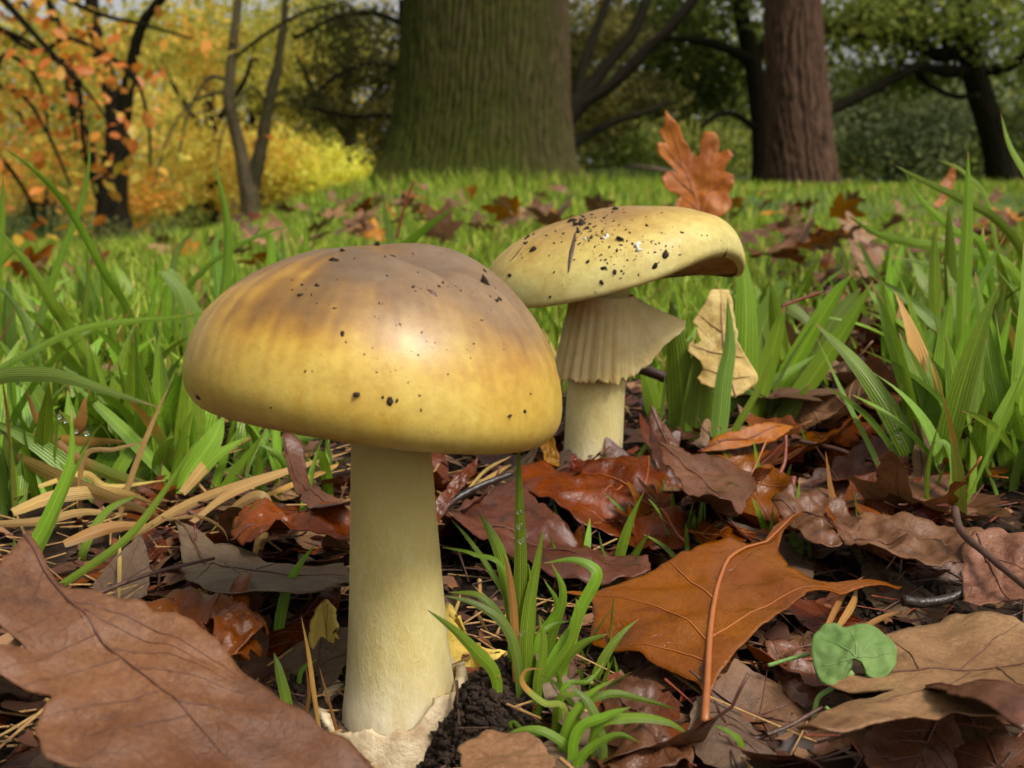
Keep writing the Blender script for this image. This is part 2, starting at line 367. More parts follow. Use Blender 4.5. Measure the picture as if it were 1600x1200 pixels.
# ---- front mushroom
YF = .246
base = P(628, 1110, YF); base[2] = gz(base[0], base[1])
mush = empty('mushroom', base)
tag(mush, 'large mushroom with smooth closed domed olive-brown cap and bare pale yellow stem', 'mushroom')
cc = P(586, 610, YF)                                     # centre of the cap's widest ring
Rf = pxm(YF, 289)
V, a, rn, zn = cap_mesh(Rf, .0325, .0078, .0065, seed=1, flat=-.02, dent=[(.0075, -.0115, .013, .0036, -.42, .0042), (.006, -.006, .013, .0055, -.2, .0034), (.017, .010, .020, .017, 0, -.0036)], wob=.012,
                        rimz=lambda a: -.0015*np.cos(a)+.001*np.sin(2*a))

def paint_front(V, rn, zn):
    x, y, z = V[..., 0]/Rf, V[..., 1]/Rf, np.clip(zn, -1, 1)+0*V[..., 0]
    an = np.arctan2(y, x)
    streak = fbm(an*30, z*1.1+3, 21, 5); big = fbm(x*2.6+5, y*2.6+z*2, 33, 4)
    h = z*.92+(streak-.5)*.55+(big-.5)*.8
    stops = [(-.5, srgb(214, 192, 106)), (.10, srgb(208, 176, 76)), (.36, srgb(190, 148, 58)), (.58, srgb(144, 106, 48)), (.82, srgb(118, 90, 54)), (1.0, srgb(108, 87, 66))]
    out = np.empty(h.shape+(3,))
    for c in range(3): out[..., c] = np.interp(h, [s[0] for s in stops], [s[1][c] for s in stops])
    gr = sstep(.30, .85, x-.4*y+z*.5)[..., None]*sstep(.25, .6, z)[..., None]*.6    # grey sheen of the highlight painted into the upper side
    out = out*(1-gr)+np.array(srgb(138, 118, 98))*gr
    dn = (np.exp(-((x-.17)/.30)**2-((y+.20)/.16)**2)*.55*(z > 0))[..., None]                # shade of the dent painted in as darker grey
    out = out*(1-dn)+np.array(srgb(112, 92, 82))*dn
    br = (sstep(.05, .5, -x-.2)*sstep(.45, .75, z)*.45)[..., None]                     # browner shoulder
    out = out*(1-br)+np.array(srgb(136, 94, 40))*br
    return out
colF = paint_front(V, rn, zn)
tilt = Matrix.Rotation(math.radians(5.0), 3, 'Y') @ Matrix.Rotation(math.radians(-5), 3, 'X')
tm = np.array(tilt)
Vw = V.reshape(-1, 3) @ tm.T
o = mesh('cap', Vw, grid_faces(V.shape[0], V.shape[1], True), CAPM, mush, col=colF.reshape(-1, 3)); o.location = cc-base; capF = o
gvv, gf = gills_mesh(Rf*.80, .009, .001, -.003); g = mesh('gills', gvv @ tm.T, gf, GILL, mush); g.location = cc-base
st, sf = stem_mesh(P(628, 1150, YF)-base, (cc+np.array((.003, 0, .006)))-base, pxm(YF, 92), pxm(YF, 55), pxm(YF, 14), 2)
mesh('stem', st, sf, STEM, mush)
# torn white volva round the foot
n, k = 34, 120; t = np.linspace(0, 1, n)[:, None]; a = np.linspace(0, 2*np.pi, k, endpoint=False)[None]
top = .0050+.0040*(fbm(np.cos(a)*3+4, np.sin(a)*3, 5, 4)-.5)*2+.0035*np.cos(a-.2)
r = pxm(YF, 120)+.0035*np.sin(t*np.pi*.9)-.0012*t+.0022*(fbm(np.cos(a)*2.4, t*2+np.sin(a)*2.4, 8, 4)-.5)
fb = P(622, 1120, YF)-base
x = fb[0]-.0012+r*np.cos(a); y = fb[1]-.001+r*np.sin(a); z = -.026+t*(top+.026)
vol = mesh('volva', np.stack([x, y, z+0*x], -1).reshape(-1, 3), grid_faces(n, k, True), VOLVA, mush)
sm = vol.modifiers.new('thick', 'SOLIDIFY'); sm.thickness = .0022; sm.offset = -1
def flap(name, px, mat, Y, lean=.0, parent=None, base=base, thick=.0012, label=None):
    pts = np.array([P(u, w, Y) for u, w in px]); c = pts.mean(0)
    rings = 7; nn = len(px)*5
    op = np.vstack([pts, pts[:1]]); d = np.linspace(0, len(px)-1e-6, nn, endpoint=False); i = d.astype(int); op = lerp(op[i], op[i+1], (d-i)[:, None])
    op = op+(RNG.random(op.shape)-.5)*.0007
    v = [c]+[lerp(c, q, (k+1)/rings) for k in range(rings) for q in op]
    v = np.array(v)-base; h = v[:, 2]-v[:, 2].min(); v[:, 1] += lean*h+.002*np.sin(v[:, 0]*500)
    f = [[0, 1+j, 1+(j+1) % nn] for j in range(nn)]+[[1+k*nn+j, 1+(k+1)*nn+j, 1+(k+1)*nn+(j+1) % nn, 1+k*nn+(j+1) % nn] for k in range(rings-1) for j in range(nn)]
    o = mesh(name, v, f, mat, parent); s = o.modifiers.new('thick', 'SOLIDIFY'); s.thickness = thick
    if label: o['label'] = label
    return o
flap('volva_lobe', [(492, 1050), (478, 1000), (486, 962), (505, 948), (522, 960), (527, 985), (517, 1010), (530, 1035), (545, 1090), (520, 1110)], VOLVA_Y, .262, .15, mush, label='torn yellow lobe of the volva')
flap('volva_lobe', [(690, 1080), (685, 1000), (694, 945), (708, 962), (722, 1000), (740, 1020), (768, 1018), (790, 1020), (770, 1050), (745, 1068), (730, 1090)], VOLVA_Y, .262, .15, mush, label='torn yellow lobe of the volva')

def bvh_of(o):
    me = o.data; mw = Vector(o.location)+Vector(o.parent.location)
    return BVHTree.FromPolygons([v.co+mw for v in me.vertices], [p.vertices[:] for p in me.polygons])
ICO_V = []; ICO_F = []
def _ico():
    ph = (1+5**.5)/2
    v = np.array([(-1, ph, 0), (1, ph, 0), (-1, -ph, 0), (1, -ph, 0), (0, -1, ph), (0, 1, ph), (0, -1, -ph), (0, 1, -ph), (ph, 0, -1), (ph, 0, 1), (-ph, 0, -1), (-ph, 0, 1)])/1.9
    f = np.array([(0, 11, 5), (0, 5, 1), (0, 1, 7), (0, 7, 10), (0, 10, 11), (1, 5, 9), (5, 11, 4), (11, 10, 2), (10, 7, 6), (7, 1, 8), (3, 9, 4), (3, 4, 2), (3, 2, 6), (3, 6, 8), (3, 8, 9), (4, 9, 5), (2, 4, 11), (6, 2, 10), (8, 6, 7), (9, 8, 1)])
    return v, f
ICO_V, ICO_F = _ico()
def crumbs(pos, size, stretch=1.0):
    n = len(pos); q = RNG.normal(size=(n, 3, 3)); q, _ = np.linalg.qr(q)
    sc = np.asarray(size)[:, None, None]*(.6+.8*RNG.random((n, 12, 1)))
    sx = np.stack([np.ones(n)*stretch, .6+.5*RNG.random(n), .5+.5*RNG.random(n)], -1)[:, None]
    v = np.einsum('nij,nkj->nki', q, ICO_V[None]*sc*sx)+np.asarray(pos)[:, None]
    f = ICO_F[None]+(np.arange(n)*12)[:, None, None]
    return v.reshape(-1, 3), f.reshape(-1, 3)
def specks(cap, parent, spots, mat, name='dirt_specks'):
    bv = bvh_of(cap); pos, sz = [], []
    for px, py, s in spots:
        d = Vector(ray(px, py)); hit = bv.ray_cast(Vector((0, 0, CAM_Z)), d.normalized())
        if hit[0] is not None: q = s*.000062*math.dist(hit[0], (0, 0, CAM_Z))/.23; pos.append(np.array(hit[0])+np.array(hit[1])*q*.35); sz.append(q)
    base = np.array(parent.location)+np.array(cap.location)
    v, f = crumbs(np.array(pos)-base, np.array(sz)*1.5, 1.5)
    return tag(mesh(name, v, f, mat, cap, smooth=False), kind='stuff')
def flake(cap, parent, pts, wpx, Y, mat, name):
    """thin strip of plant litter stuck on the cap along some pixels"""
    bv = bvh_of(cap); q = []
    for px, py in spline(pts, 14):
        hit = bv.ray_cast(Vector((0, 0, CAM_Z)), Vector(ray(px, py)).normalized())
        if hit[0] is not None: q.append(np.array(hit[0])+np.array(hit[1])*.0004)
    if len(q) < 5: return
    base = np.array(parent.location)+np.array(cap.location)
    v, f = tube_arr(np.array(q)-base, [pxm(Y, wpx)*.5*s for s in (.5, 1, .9, .4)], 6, 14, .6)
    return mesh(name, v, f, mat, cap)
def jit(n, cx, cy, sx, sy, s0, s1): return [(random.gauss(cx, sx), random.gauss(cy, sy), random.uniform(s0, s1)) for _ in range(n)]
specks(capF, mush, [(523, 407, 9), (470, 460, 6), (495, 447, 5), (472, 445, 4), (613, 400, 5), (602, 401, 4), (758, 442, 16), (757, 423, 7), (780, 466, 8), (776, 470, 6),
    (645, 449, 5), (534, 523, 7), (541, 535, 3), (477, 580, 3), (310, 621, 7), (557, 616, 9), (609, 628, 10), (598, 621, 4), (621, 626, 5), (658, 640, 4), (796, 651, 6), (820, 643, 5),
    (590, 383, 12), (600, 380, 10), (584, 380, 9), (535, 392, 7), (705, 388, 6), (752, 500, 4), (740, 537, 3), (523, 481, 4), (687, 448, 5), (692, 442, 4), (720, 455, 3)]
    + jit(90, 620, 500, 150, 85, 1.0, 3), CRUMB)
flake(capF, mush, [(663, 450), (676, 457), (687, 467)], 9, YF, L_PURPLE, 'leaf_fragment')
flake(capF, mush, [(640, 401), (652, 399)], 6, YF, L_PURPLE, 'leaf_fragment')

# ---- back mushroom
YB = .42
base2 = P(926, 735, YB); base2[2] = gz(base2[0], base2[1])
mush2 = empty('mushroom', base2)
tag(mush2, 'paler yellow mushroom with dirt-speckled tilted cap and pleated skirt round its stem', 'mushroom')
c2 = P(958, 440, YB+.004); Rb = pxm(YB, 204)
def rimb(a): return .0085*np.exp(-((np.angle(np.exp(1j*(a+.75))))/.55)**2)-.003*np.exp(-((np.angle(np.exp(1j*(a+2.2))))/.6)**2)-.003*np.exp(-((np.angle(np.exp(1j*(a-.1))))/.35)**2)
V, a, rn, zn = cap_mesh(Rb, .0275, .0022, .0016, seed=4, flat=.25, wob=.012, rimz=rimb)
x, y, z = V[..., 0]/Rb, V[..., 1]/Rb, zn+0*V[..., 0]
an = np.arctan2(y, x); h = z+(fbm(an*12, z*2, 41, 4)-.5)*.3+(fbm(x*2.5, y*2.5+z, 43, 3)-.5)*.25
stops = [(-.4, srgb(214, 204, 142)), (.12, srgb(210, 198, 122)), (.4, srgb(204, 184, 104)), (.65, srgb(188, 160, 86)), (.9, srgb(158, 126, 74)), (1.05, srgb(146, 114, 72))]
cb = np.stack([np.interp(h, [s[0] for s in stops], [s[1][c] for s in stops]) for c in range(3)], -1)
tilt2 = np.array(Matrix.Rotation(math.radians(-7), 3, 'Y') @ Matrix.Rotation(math.radians(-3), 3, 'X'))
capB = mesh('cap', V.reshape(-1, 3) @ tilt2.T, grid_faces(V.shape[0], V.shape[1], True), CAPM2, mush2, col=cb.reshape(-1, 3)); capB.location = c2-base2
gvv, gf = gills_mesh(Rb*.965, .011, .0065, .0008, 170)
aa = np.arctan2(gvv[:, 1], gvv[:, 0]); gvv[:, 2] += rimb(aa)*(np.hypot(gvv[:, 0], gvv[:, 1])/Rb)**3
g = mesh('gills', gvv @ tilt2.T, gf, GILL, mush2); g.location = c2-base2
st, sf = stem_mesh(P(924, 752, YB)-base2, c2+np.array((-.004, 0, .012))-base2, pxm(YB, 46), pxm(YB, 46), pxm(YB, 4), 5)
mesh('stem', st, sf, STEM, mush2)
# pleated ring hanging from the stem top, one side thrown out to a point
n, k = 34, 420; t = np.linspace(0, 1, n)[:, None]; a = np.linspace(0, 2*np.pi, k, endpoint=False)[None]
s0 = P(940, 462, YB)-base2
out = np.exp(-(np.abs(np.angle(np.exp(1j*(a-.12)))/.40))**2.4)
pl = np.abs(np.sin(a*9+2*np.sin(a*2)))*.9+.5*np.sin(a*23+1.7)
r = pxm(YB, 47)+t**1.2*(pxm(YB, 13)*(1-out)+out*pxm(YB, 94))+t*(pl-.3)*pxm(YB, 5.0)*(1-.7*out)+t*pxm(YB, 1.6)*(fbm(a*30, t*1.5, 3, 3)-.5)*2
ln = pxm(YB, 120)*(1-.64*out)+pxm(YB, 9)*(fbm(np.cos(a)*5, np.sin(a)*5, 13, 4)-.5)*2-.002*np.sin(a)+pxm(YB, 5)*(vnoise(a*40, 0*a, 19)-.5)
x = s0[0]-t*.0022+r*np.cos(a); y = s0[1]+r*np.sin(a)*(.95); z = s0[2]-t*ln+0*x
rg = mesh('ring_skirt', np.stack([x, y, z], -1).reshape(-1, 3), grid_faces(n, k, True), RING, mush2); rg.modifiers.new('thick', 'SOLIDIFY').thickness = .0006
specks(capB, mush2, jit(80, 925, 362, 30, 18, 1.5, 4.5)+jit(110, 975, 385, 65, 30, 1.2, 3)+jit(9, 905, 345, 9, 7, 4, 7)+[(910, 350, 12), (902, 362, 9), (970, 374, 9), (962, 327, 8), (958, 327, 6), (1022, 417, 8), (1041, 397, 8),
    (833, 390, 8), (822, 373, 8), (823, 380, 6), (941, 419, 8), (961, 425, 7), (998, 430, 5), (940, 441, 6), (1063, 398, 5), (1065, 363, 5), (859, 464, 5), (795, 430, 8), (1010, 352, 4)], CRUMB)
flake(capB, mush2, [(821, 379), (805, 400), (785, 420)], 5, YB, TWIG, 'stuck_needle')
flake(capB, mush2, [(899, 362), (893, 395), (887, 430)], 8, YB, TWIG, 'stuck_bark_strip')
flake(capB, mush2, [(1137, 388), (1130, 402), (1110, 418), (1085, 428)], 7, YB, TWIG, 'stuck_grass_strand')
specks(capB, mush2, [(996, 382, 7), (997, 386, 8), (998, 391, 6), (949, 370, 6), (945, 373, 5), (914, 373, 5)], plain_mat('white_fleck', (.8, .78, .7), (.7, .68, .6)), 'white_flecks')

# ================================================================ trees
def bark_mat(name, hi, lo, moss=None, mossx=0.0, sc=1.0):
    m = N(name); at = m.n('Attribute', attribute_name='Col').outputs['Color']; co = m.coord()
    mp = m.n('Mapping'); mp.inputs['Scale'].default_value = (1, 1, .22); m.l(co, mp.inputs[0])
    sp = m.n('SeparateColor'); m.l(at, sp.inputs[0])
    f = m.math('ADD', m.math('MULTIPLY', sp.outputs[0], .7), m.math('MULTIPLY', m.noise(24*sc, 6, .7, mp.outputs[0]), .45))
    c = m.ramp(f, [(.25, lo), (.75, hi)])
    if moss:
        mm = m.math('MULTIPLY', m.ramp(m.math('ADD', m.math('MULTIPLY', sp.outputs[1], .62), m.math('MULTIPLY', m.noise(7, 8, .75, co), .8)), [(.46, (0, 0, 0)), (.95, (1, 1, 1))]), .85)
        c = m.mix(mm, c, m.ramp(m.noise(30, 6, .7, co), [(.3, tuple(x*.45 for x in moss)), (.7, moss)]))
    m.color(c); m.set(Roughness=.9); m.b.inputs['Specular IOR Level'].default_value = .08; m.bump(m.noise(60*sc, 6, .7, mp.outputs[0]), .012, .9); return m.m
def trunk_arr(pts, rad, nf, depth, k=220, n=170, seed=0, moss=None, flare=0):
    c = spline(pts, n); r = np.interp(np.linspace(0, 1, n), np.linspace(0, 1, len(rad)), rad)
    a = np.linspace(0, 2*np.pi, k, endpoint=False); A, T = np.meshgrid(a, c[:, 2])
    # vertical plates: furrows wander with height and break up
    wander = (fbm(np.cos(A)*2.5+T*1.3, np.sin(A)*2.5+T*1.1, seed, 3)-.5)*7+(fbm(A*nf/7, T*9, seed+2, 3)-.5)*2.6
    w = np.abs(np.sin(A*nf/2+wander)); rid = w**.6*(0.30+1.0*fbm(A*nf/3, T*14, seed+4, 4))
    rr = r[:, None]*(1+(rid-.6)*depth+.06*(fbm(np.cos(A)*1.2+3, np.sin(A)*1.2+T*.5, seed+7, 2)-.5))
    if flare: rr = rr*(1+flare*np.exp(-np.linspace(0, 6, n))[:, None]*(.6+.8*vnoise(np.cos(A)*2.2, np.sin(A)*2.2, seed)))
    v = np.stack([c[:, :1]+rr*np.cos(A), c[:, 1:2]+rr*np.sin(A), c[:, 2:]+0*rr], -1)
    col = np.zeros(v.shape); col[..., 0] = np.clip(rid, 0, 1)
    col[..., 1] = moss(A, T) if moss is not None else 0
    return v.reshape(-1, 3), grid_faces(n, k, True), col.reshape(-1, 3)
def leaf_cloud(blobs, size, pal, clump=30, flatten=1.0, keep=None):
    """many small folded leaves gathered in clumps; blobs = (centre, radii, count)"""
    ps = []
    for c, rad, n in blobs:
        nc = max(3, n//clump); d = RNG.normal(size=(nc, 3)); d /= np.linalg.norm(d, axis=1)[:, None]; d *= RNG.random((nc, 1))**.45
        cc = np.array(c)+d*np.array(rad); w = RNG.integers(0, nc, n)
        ps.append(cc[w]+RNG.normal(size=(n, 3))*np.array(rad)*.16+RNG.normal(size=(n, 3))*size*.8)
    p = np.vstack(ps); n = len(p)
    p = p[p[:, 2] > H(p[:, 0], p[:, 1])+.02]; n = len(p)
    q, _ = np.linalg.qr(RNG.normal(size=(n, 3, 3))); e1, e2, e3 = q[:, :, 0], q[:, :, 1], q[:, :, 2]
    s = size*(.6+.8*RNG.random((n, 1)))
    v = np.stack([p-e1*s*.5, p+e2*s*.32+e3*s*.1, p+e1*s*.5, p-e2*s*.32+e3*s*.1], 1)
    f = (np.arange(n)*4)[:, None]+np.array([[0, 1, 2, 3]])
    pal = np.array(pal); w = np.clip(fbm(p[:, 0]*1.1+9, p[:, 1]*.6+p[:, 2]*1.3, 77, 3)*1.6-.3+RNG.normal(size=n)*.18, 0, .999)*(len(pal)-1)
    i = w.astype(int); c = np.minimum(.92, lerp(pal[i], pal[i+1], (w-i)[:, None])*(.85+.6*RNG.random((n, 1))))
    return v.reshape(-1, 3), f, np.repeat(c, 4, axis=0)
def foliage_mat(name, tr=.35):
    m = N(name); at = m.n('Attribute', attribute_name='Col').outputs['Color']
    m.color(m.mix(m.math('MULTIPLY', m.noise(30), .5), at, m.mix(1.0, at, (.6, .6, .6), 'MULTIPLY'))); m.set(Roughness=.55); m.b.inputs['Specular IOR Level'].default_value = .15; m.translucent(at, tr); return m.m
FOL = foliage_mat('foliage', .55)
BARK_G = bark_mat('bark_mossy', srgb(84, 70, 52), srgb(16, 12, 9), srgb(66, 74, 20))
BARK_R = bark_mat('bark_reddish', srgb(90, 68, 55), srgb(26, 18, 15))
BARK_D = bark_mat('bark_dark', srgb(38, 31, 23), srgb(13, 10, 8), srgb(34, 36, 14))
BARK_P = bark_mat('bark_grey', srgb(96, 84, 62), srgb(36, 30, 22), srgb(56, 60, 28))
def px_pts(l, Y, sink=None):
    out = [P(u, v, Y if np.ndim(Y) == 0 else Y[i]) for i, (u, v, *_) in enumerate(l)]
    return np.array(out)
def tree(label, trunk, Y, barkm, limbs=(), blobs=(), size=.07, pal=None, nf=14, depth=.12, flare=0, moss=None, clump=30, up=None, k=90, n=90, group=None, name='tree'):
    pts = px_pts(trunk, Y); rad = [pxm(Y, w) for *_, w in trunk]
    b = pts[0].copy(); b[2] = gz(b[0], b[1]); root = empty(name, b)
    pts = np.vstack([[pts[0][0], pts[0][1], min(b[2], pts[0][2])-.35], pts]); rad = [rad[0]*1.05]+rad
    if up: pts = np.vstack([pts, pts[-1]+np.array((0, 0, up))*.5+np.array((.02, .05, 0)), pts[-1]+np.array((0.05, 0.1, up))]); rad = rad+[rad[-1]*.8, rad[-1]*.5]
    v, f, c = trunk_arr(pts, rad, nf, depth, k, n, seed=len(label), moss=moss, flare=flare)
    mesh('trunk', v-b, f, barkm, root, col=c)
    for l in limbs:
        yy = np.linspace(Y, l[0], len(l[1])) if l[0] else Y
        lp = px_pts(l[1], yy); lr = [pxm(Y, w) for *_, w in l[1]]
        lv, lf = tube_arr(lp, lr, 8, 6*len(lp), .5, len(label)); cc = np.full((len(lv), 3), .35); cc[:, 1] = .4
        mesh('limb', lv-b, lf, barkm, root, col=cc)
    if blobs:
        bl = [(P(u, w, Yb), (pxm(Yb, rx), rd, pxm(Yb, ry)), cnt) for (u, w, Yb, rx, ry, rd, cnt) in blobs]
        v, f, c = leaf_cloud(bl, size, pal, clump)
        mesh('crown', v-b, f, FOL, root, col=c, smooth=False)
    tag(root, label, 'tree', group); return root

GREEN_D = [srgb(56, 64, 26), srgb(86, 98, 42), srgb(116, 128, 56), srgb(164, 166, 80)]
GREEN_G = [srgb(70, 80, 48), srgb(98, 108, 66), srgb(124, 132, 88), srgb(150, 154, 114)]
CONI = [srgb(54, 56, 28), srgb(80, 80, 40), srgb(106, 102, 54), srgb(140, 126, 62)]
GOLD = [srgb(176, 172, 80), srgb(226, 200, 92), srgb(250, 214, 104), srgb(248, 194, 92)]
YEL = [srgb(244, 224, 80), srgb(252, 236, 90), srgb(255, 244, 110), srgb(248, 214, 80)]
YGR = [srgb(128, 136, 58), srgb(172, 170, 74), srgb(208, 192, 88), srgb(222, 178, 80)]
ORG = [srgb(230, 156, 64), srgb(242, 170, 76), srgb(226, 134, 58), srgb(236, 196, 92)]

tree('huge mossy tree trunk with furrowed bark rising from the grass mound', [(745, 292, 150), (749, 240, 138), (753, 180, 130), (757, 90, 125), (760, 0, 121), (762, -120, 118)], 6.2, BARK_G,
     nf=84, depth=.05, flare=.20, k=640, n=260, up=2.6, moss=lambda A, T: np.clip(.68-.38*np.cos(A)+.30*sstep(.8, .2, T)+.6*(fbm(np.cos(A)*3, np.sin(A)*3+T*1.2, 5, 4)-.5), 0, 1),
     limbs=[(5.6, [(765, -260, 60), (900, -420, 40), (1050, -560, 22)]), (7.4, [(755, -260, 60), (600, -430, 40), (420, -560, 20)])],
     blobs=[(760, -620, 6.6, 420, 160, 1.5, 3500)], size=.10, pal=GREEN_D)
tree('straight reddish brown tree trunk with vertical bark ridges standing alone on the rise', [(1254, 296, 54), (1250, 240, 49), (1246, 160, 46), (1241, 80, 43), (1238, 0, 41), (1234, -120, 39)], 10.8, BARK_R,
     nf=26, depth=.10, flare=.12, k=260, n=160, up=3, blobs=[(1240, -420, 11, 330, 120, 1.6, 2500)], size=.12, pal=GREEN_D)
tree('leaning dark trunk with a curved limb among the orange leaves', [(182, 374, 30), (176, 330, 23), (178, 270, 20), (186, 210, 19), (176, 150, 14), (150, 60, 11), (140, -40, 9)], 13, BARK_D,
     limbs=[(12.6, [(186, 215, 14), (198, 150, 11), (208, 90, 9), (222, 40, 8), (250, 0, 7), (285, -50, 6)]), (13, [(172, 330, 13), (148, 260, 12), (122, 190, 11), (112, 130, 10), (96, 60, 7), (70, -20, 6)])],
     blobs=[(120, 240, 14, 120, 70, 1.2, 1500), (80, 120, 14.5, 130, 90, 1.2, 1600), (220, 300, 14.5, 70, 40, .8, 900), (240, 60, 15, 110, 60, 1, 1100)], size=.09, pal=[YGR[0], YGR[1], YGR[2], ORG[1]], moss=lambda A, T: .3+0*A)
tree('slender grey tree forking low into two upright stems', [(391, 360, 16), (391, 320, 15), (388, 290, 15), (377, 240, 10), (366, 195, 9.5), (358, 150, 9), (362, 90, 7), (372, 0, 6), (376, -60, 5)], 14, BARK_P,
     limbs=[(14, [(392, 296, 12), (403, 255, 11), (412, 210, 10), (418, 170, 9), (430, 120, 8), (440, 60, 6), (452, -40, 5)]),
            (13.4, [(362, 130, 3), (330, 120, 3), (306, 150, 2.5), (290, 190, 2.2), (278, 250, 1.8)]), (13.2, [(366, 90, 3), (420, 50, 3), (470, 22, 3), (520, 6, 2.5)]), (13.2, [(362, 140, 2.6), (320, 150, 2.4), (290, 170, 2), (262, 215, 1.8), (240, 290, 1.4)]),
            (13.6, [(418, 165, 2.8), (400, 140, 2.4), (384, 142, 2), (350, 200, 1.6), (340, 250, 1.3)])],
     blobs=[(360, 50, 15, 120, 60, 1.2, 1000), (440, 20, 15, 90, 50, 1.2, 600), (300, 110, 15, 60, 50, .8, 350)], size=.08, pal=YGR, k=60, moss=lambda A, T: .35*sstep(.2, .9, np.cos(A)))
tree('dark spreading tree half hidden behind the reddish trunk', [(1188, 300, 16), (1190, 250, 14), (1188, 190, 14), (1182, 130, 14), (1172, 80, 14), (1160, 30, 11), (1146, -40, 9)], 13, BARK_D,
     limbs=[(12, [(1176, 95, 10), (1140, 78, 8), (1105, 66, 7), (1060, 60, 5), (1000, 62, 4)]), (12.4, [(1186, 205, 6), (1150, 180, 5), (1120, 180, 4), (1095, 200, 3)]), (13, [(1180, 100, 9), (1205, 40, 7), (1215, -30, 6)])],
     blobs=[(1080, 20, 13.5, 130, 50, 1.5, 2600), (1120, 110, 14.5, 70, 55, 1, 1500), (1060, 130, 14, 90, 50, 1, 1700), (1000, 60, 14, 80, 50, 1, 1300)], size=.09, pal=GREEN_D, moss=lambda A, T: .35+0*A)
tree('dark low-limbed oak beside the mossy trunk', [(868, 285, 26), (872, 240, 22), (880, 200, 18), (905, 168, 15), (940, 145, 14), (975, 115, 13), (1010, 78, 12), (1050, 40, 11), (1100, -20, 9)], 9.5, BARK_D,
     limbs=[(10, [(885, 170, 14), (915, 145, 12), (950, 100, 10), (990, 50, 9), (1010, 0, 8)]), (10.4, [(884, 228, 9), (930, 205, 7), (960, 190, 6), (1010, 175, 5), (1045, 160, 4)]), (10.2, [(900, 170, 9), (912, 100, 8), (935, 40, 7), (960, -30, 5)])],
     blobs=[(940, 50, 11, 80, 50, 1.2, 1600), (930, 190, 11.5, 60, 40, .8, 900), (1010, 150, 11.5, 80, 35, .8, 1200), (900, 110, 11, 40, 60, .6, 800)], size=.07, pal=CONI, moss=lambda A, T: .2+0*A)
tree('dark leaning oak with long level limbs on the far rise', [(1572, 302, 24), (1563, 260, 22), (1552, 210, 21), (1536, 160, 20), (1520, 105, 18), (1508, 50, 16), (1500, -40, 13)], 13, BARK_D,
     limbs=[(12, [(1530, 108, 11), (1480, 112, 9), (1440, 104, 8), (1405, 118, 8), (1360, 142, 8), (1310, 166, 8), (1285, 178, 7)]), (12.6, [(1515, 70, 12), (1470, 86, 10), (1420, 66, 9), (1370, 52, 9), (1290, 44, 10)]),
            (12.6, [(1525, 112, 9), (1570, 106, 8), (1610, 84, 8), (1660, 60, 6)]), (12.2, [(1430, 108, 6), (1450, 130, 5), (1490, 150, 4), (1530, 150, 3)]), (12.4, [(1480, 84, 6), (1470, 40, 5), (1440, 0, 4)])],
     blobs=[(1340, 40, 13, 130, 45, 1.2, 2400), (1470, 30, 13, 140, 50, 1.3, 2600), (1600, 60, 13, 90, 60, 1.2, 1500), (1420, 120, 13.5, 100, 30, .8, 1100), (1400, -60, 13, 260, 60, 1.5, 2500)], size=.085, pal=GREEN_D, moss=lambda A, T: .45+0*A)
tree('dark olive evergreen with drooping sprays beside the mossy trunk', [(640, 280, 14), (640, 200, 13), (636, 100, 11), (632, 0, 9)], 8.6, BARK_D,
     limbs=[(8.2, [(638, 190, 5), (600, 180, 4), (550, 182, 3), (490, 170, 2)]), (8.2, [(636, 110, 5), (590, 100, 4), (540, 110, 3), (500, 140, 2)]), (8.3, [(634, 40, 5), (580, 20, 4), (520, 30, 3), (460, 60, 2)])],
     blobs=[(545, 180, 8.8, 100, 26, .5, 3000), (560, 105, 8.8, 80, 32, .5, 2600), (590, 225, 9, 45, 40, .4, 1500), (560, 40, 8.8, 100, 40, .6, 2800), (490, 150, 8.8, 50, 22, .4, 900), (600, 150, 9, 40, 60, .4, 1200)], size=.032, pal=CONI, clump=60)
for lab, bl, pal, Y, sz in (('golden yellow tree behind the forked stems', [(330, 270, 17, 110, 65, 1.2, 4200), (270, 190, 17.5, 90, 60, 1.2, 2600), (440, 250, 17, 50, 50, 1, 1500), (210, 330, 17, 60, 30, .8, 900)], GOLD, 17, .085),
        ('bright yellow bush glowing low beside the mossy trunk', [(545, 282, 17, 70, 42, 1.0, 4000), (480, 275, 17.5, 60, 50, 1.0, 2000), (600, 290, 17, 40, 34, .8, 1400)], YEL, 17, .08),
        ('orange copper tree at the edge of the wood', [(60, 280, 17, 110, 60, 1.2, 2600), (30, 170, 17.5, 90, 70, 1.2, 1800)], [YGR[1], YGR[2], ORG[0], ORG[1]], 17, .085),
        ('yellow-green tree filling the gap behind the forked stems', [(400, 120, 19, 150, 70, 1.5, 3600), (500, 60, 19.5, 110, 60, 1.5, 2600), (500, 200, 19.5, 90, 60, 1.2, 2400), (300, 60, 19.5, 110, 60, 1.2, 2200)], YGR, 19, .10)):
    u, w = bl[0][:2]
    tree(lab, [(u, 345, 12), (u+4, 250, 10), (u-4, 150, 8), (u, 60, 5)], Y, BARK_D, blobs=bl, pal=pal, size=sz, k=40, n=40, nf=10, limbs=[(Y, [(u, 220, 5), (u-50, 150, 4), (u-80, 90, 2)]), (Y, [(u, 200, 5), (u+50, 130, 4), (u+70, 60, 2)])])
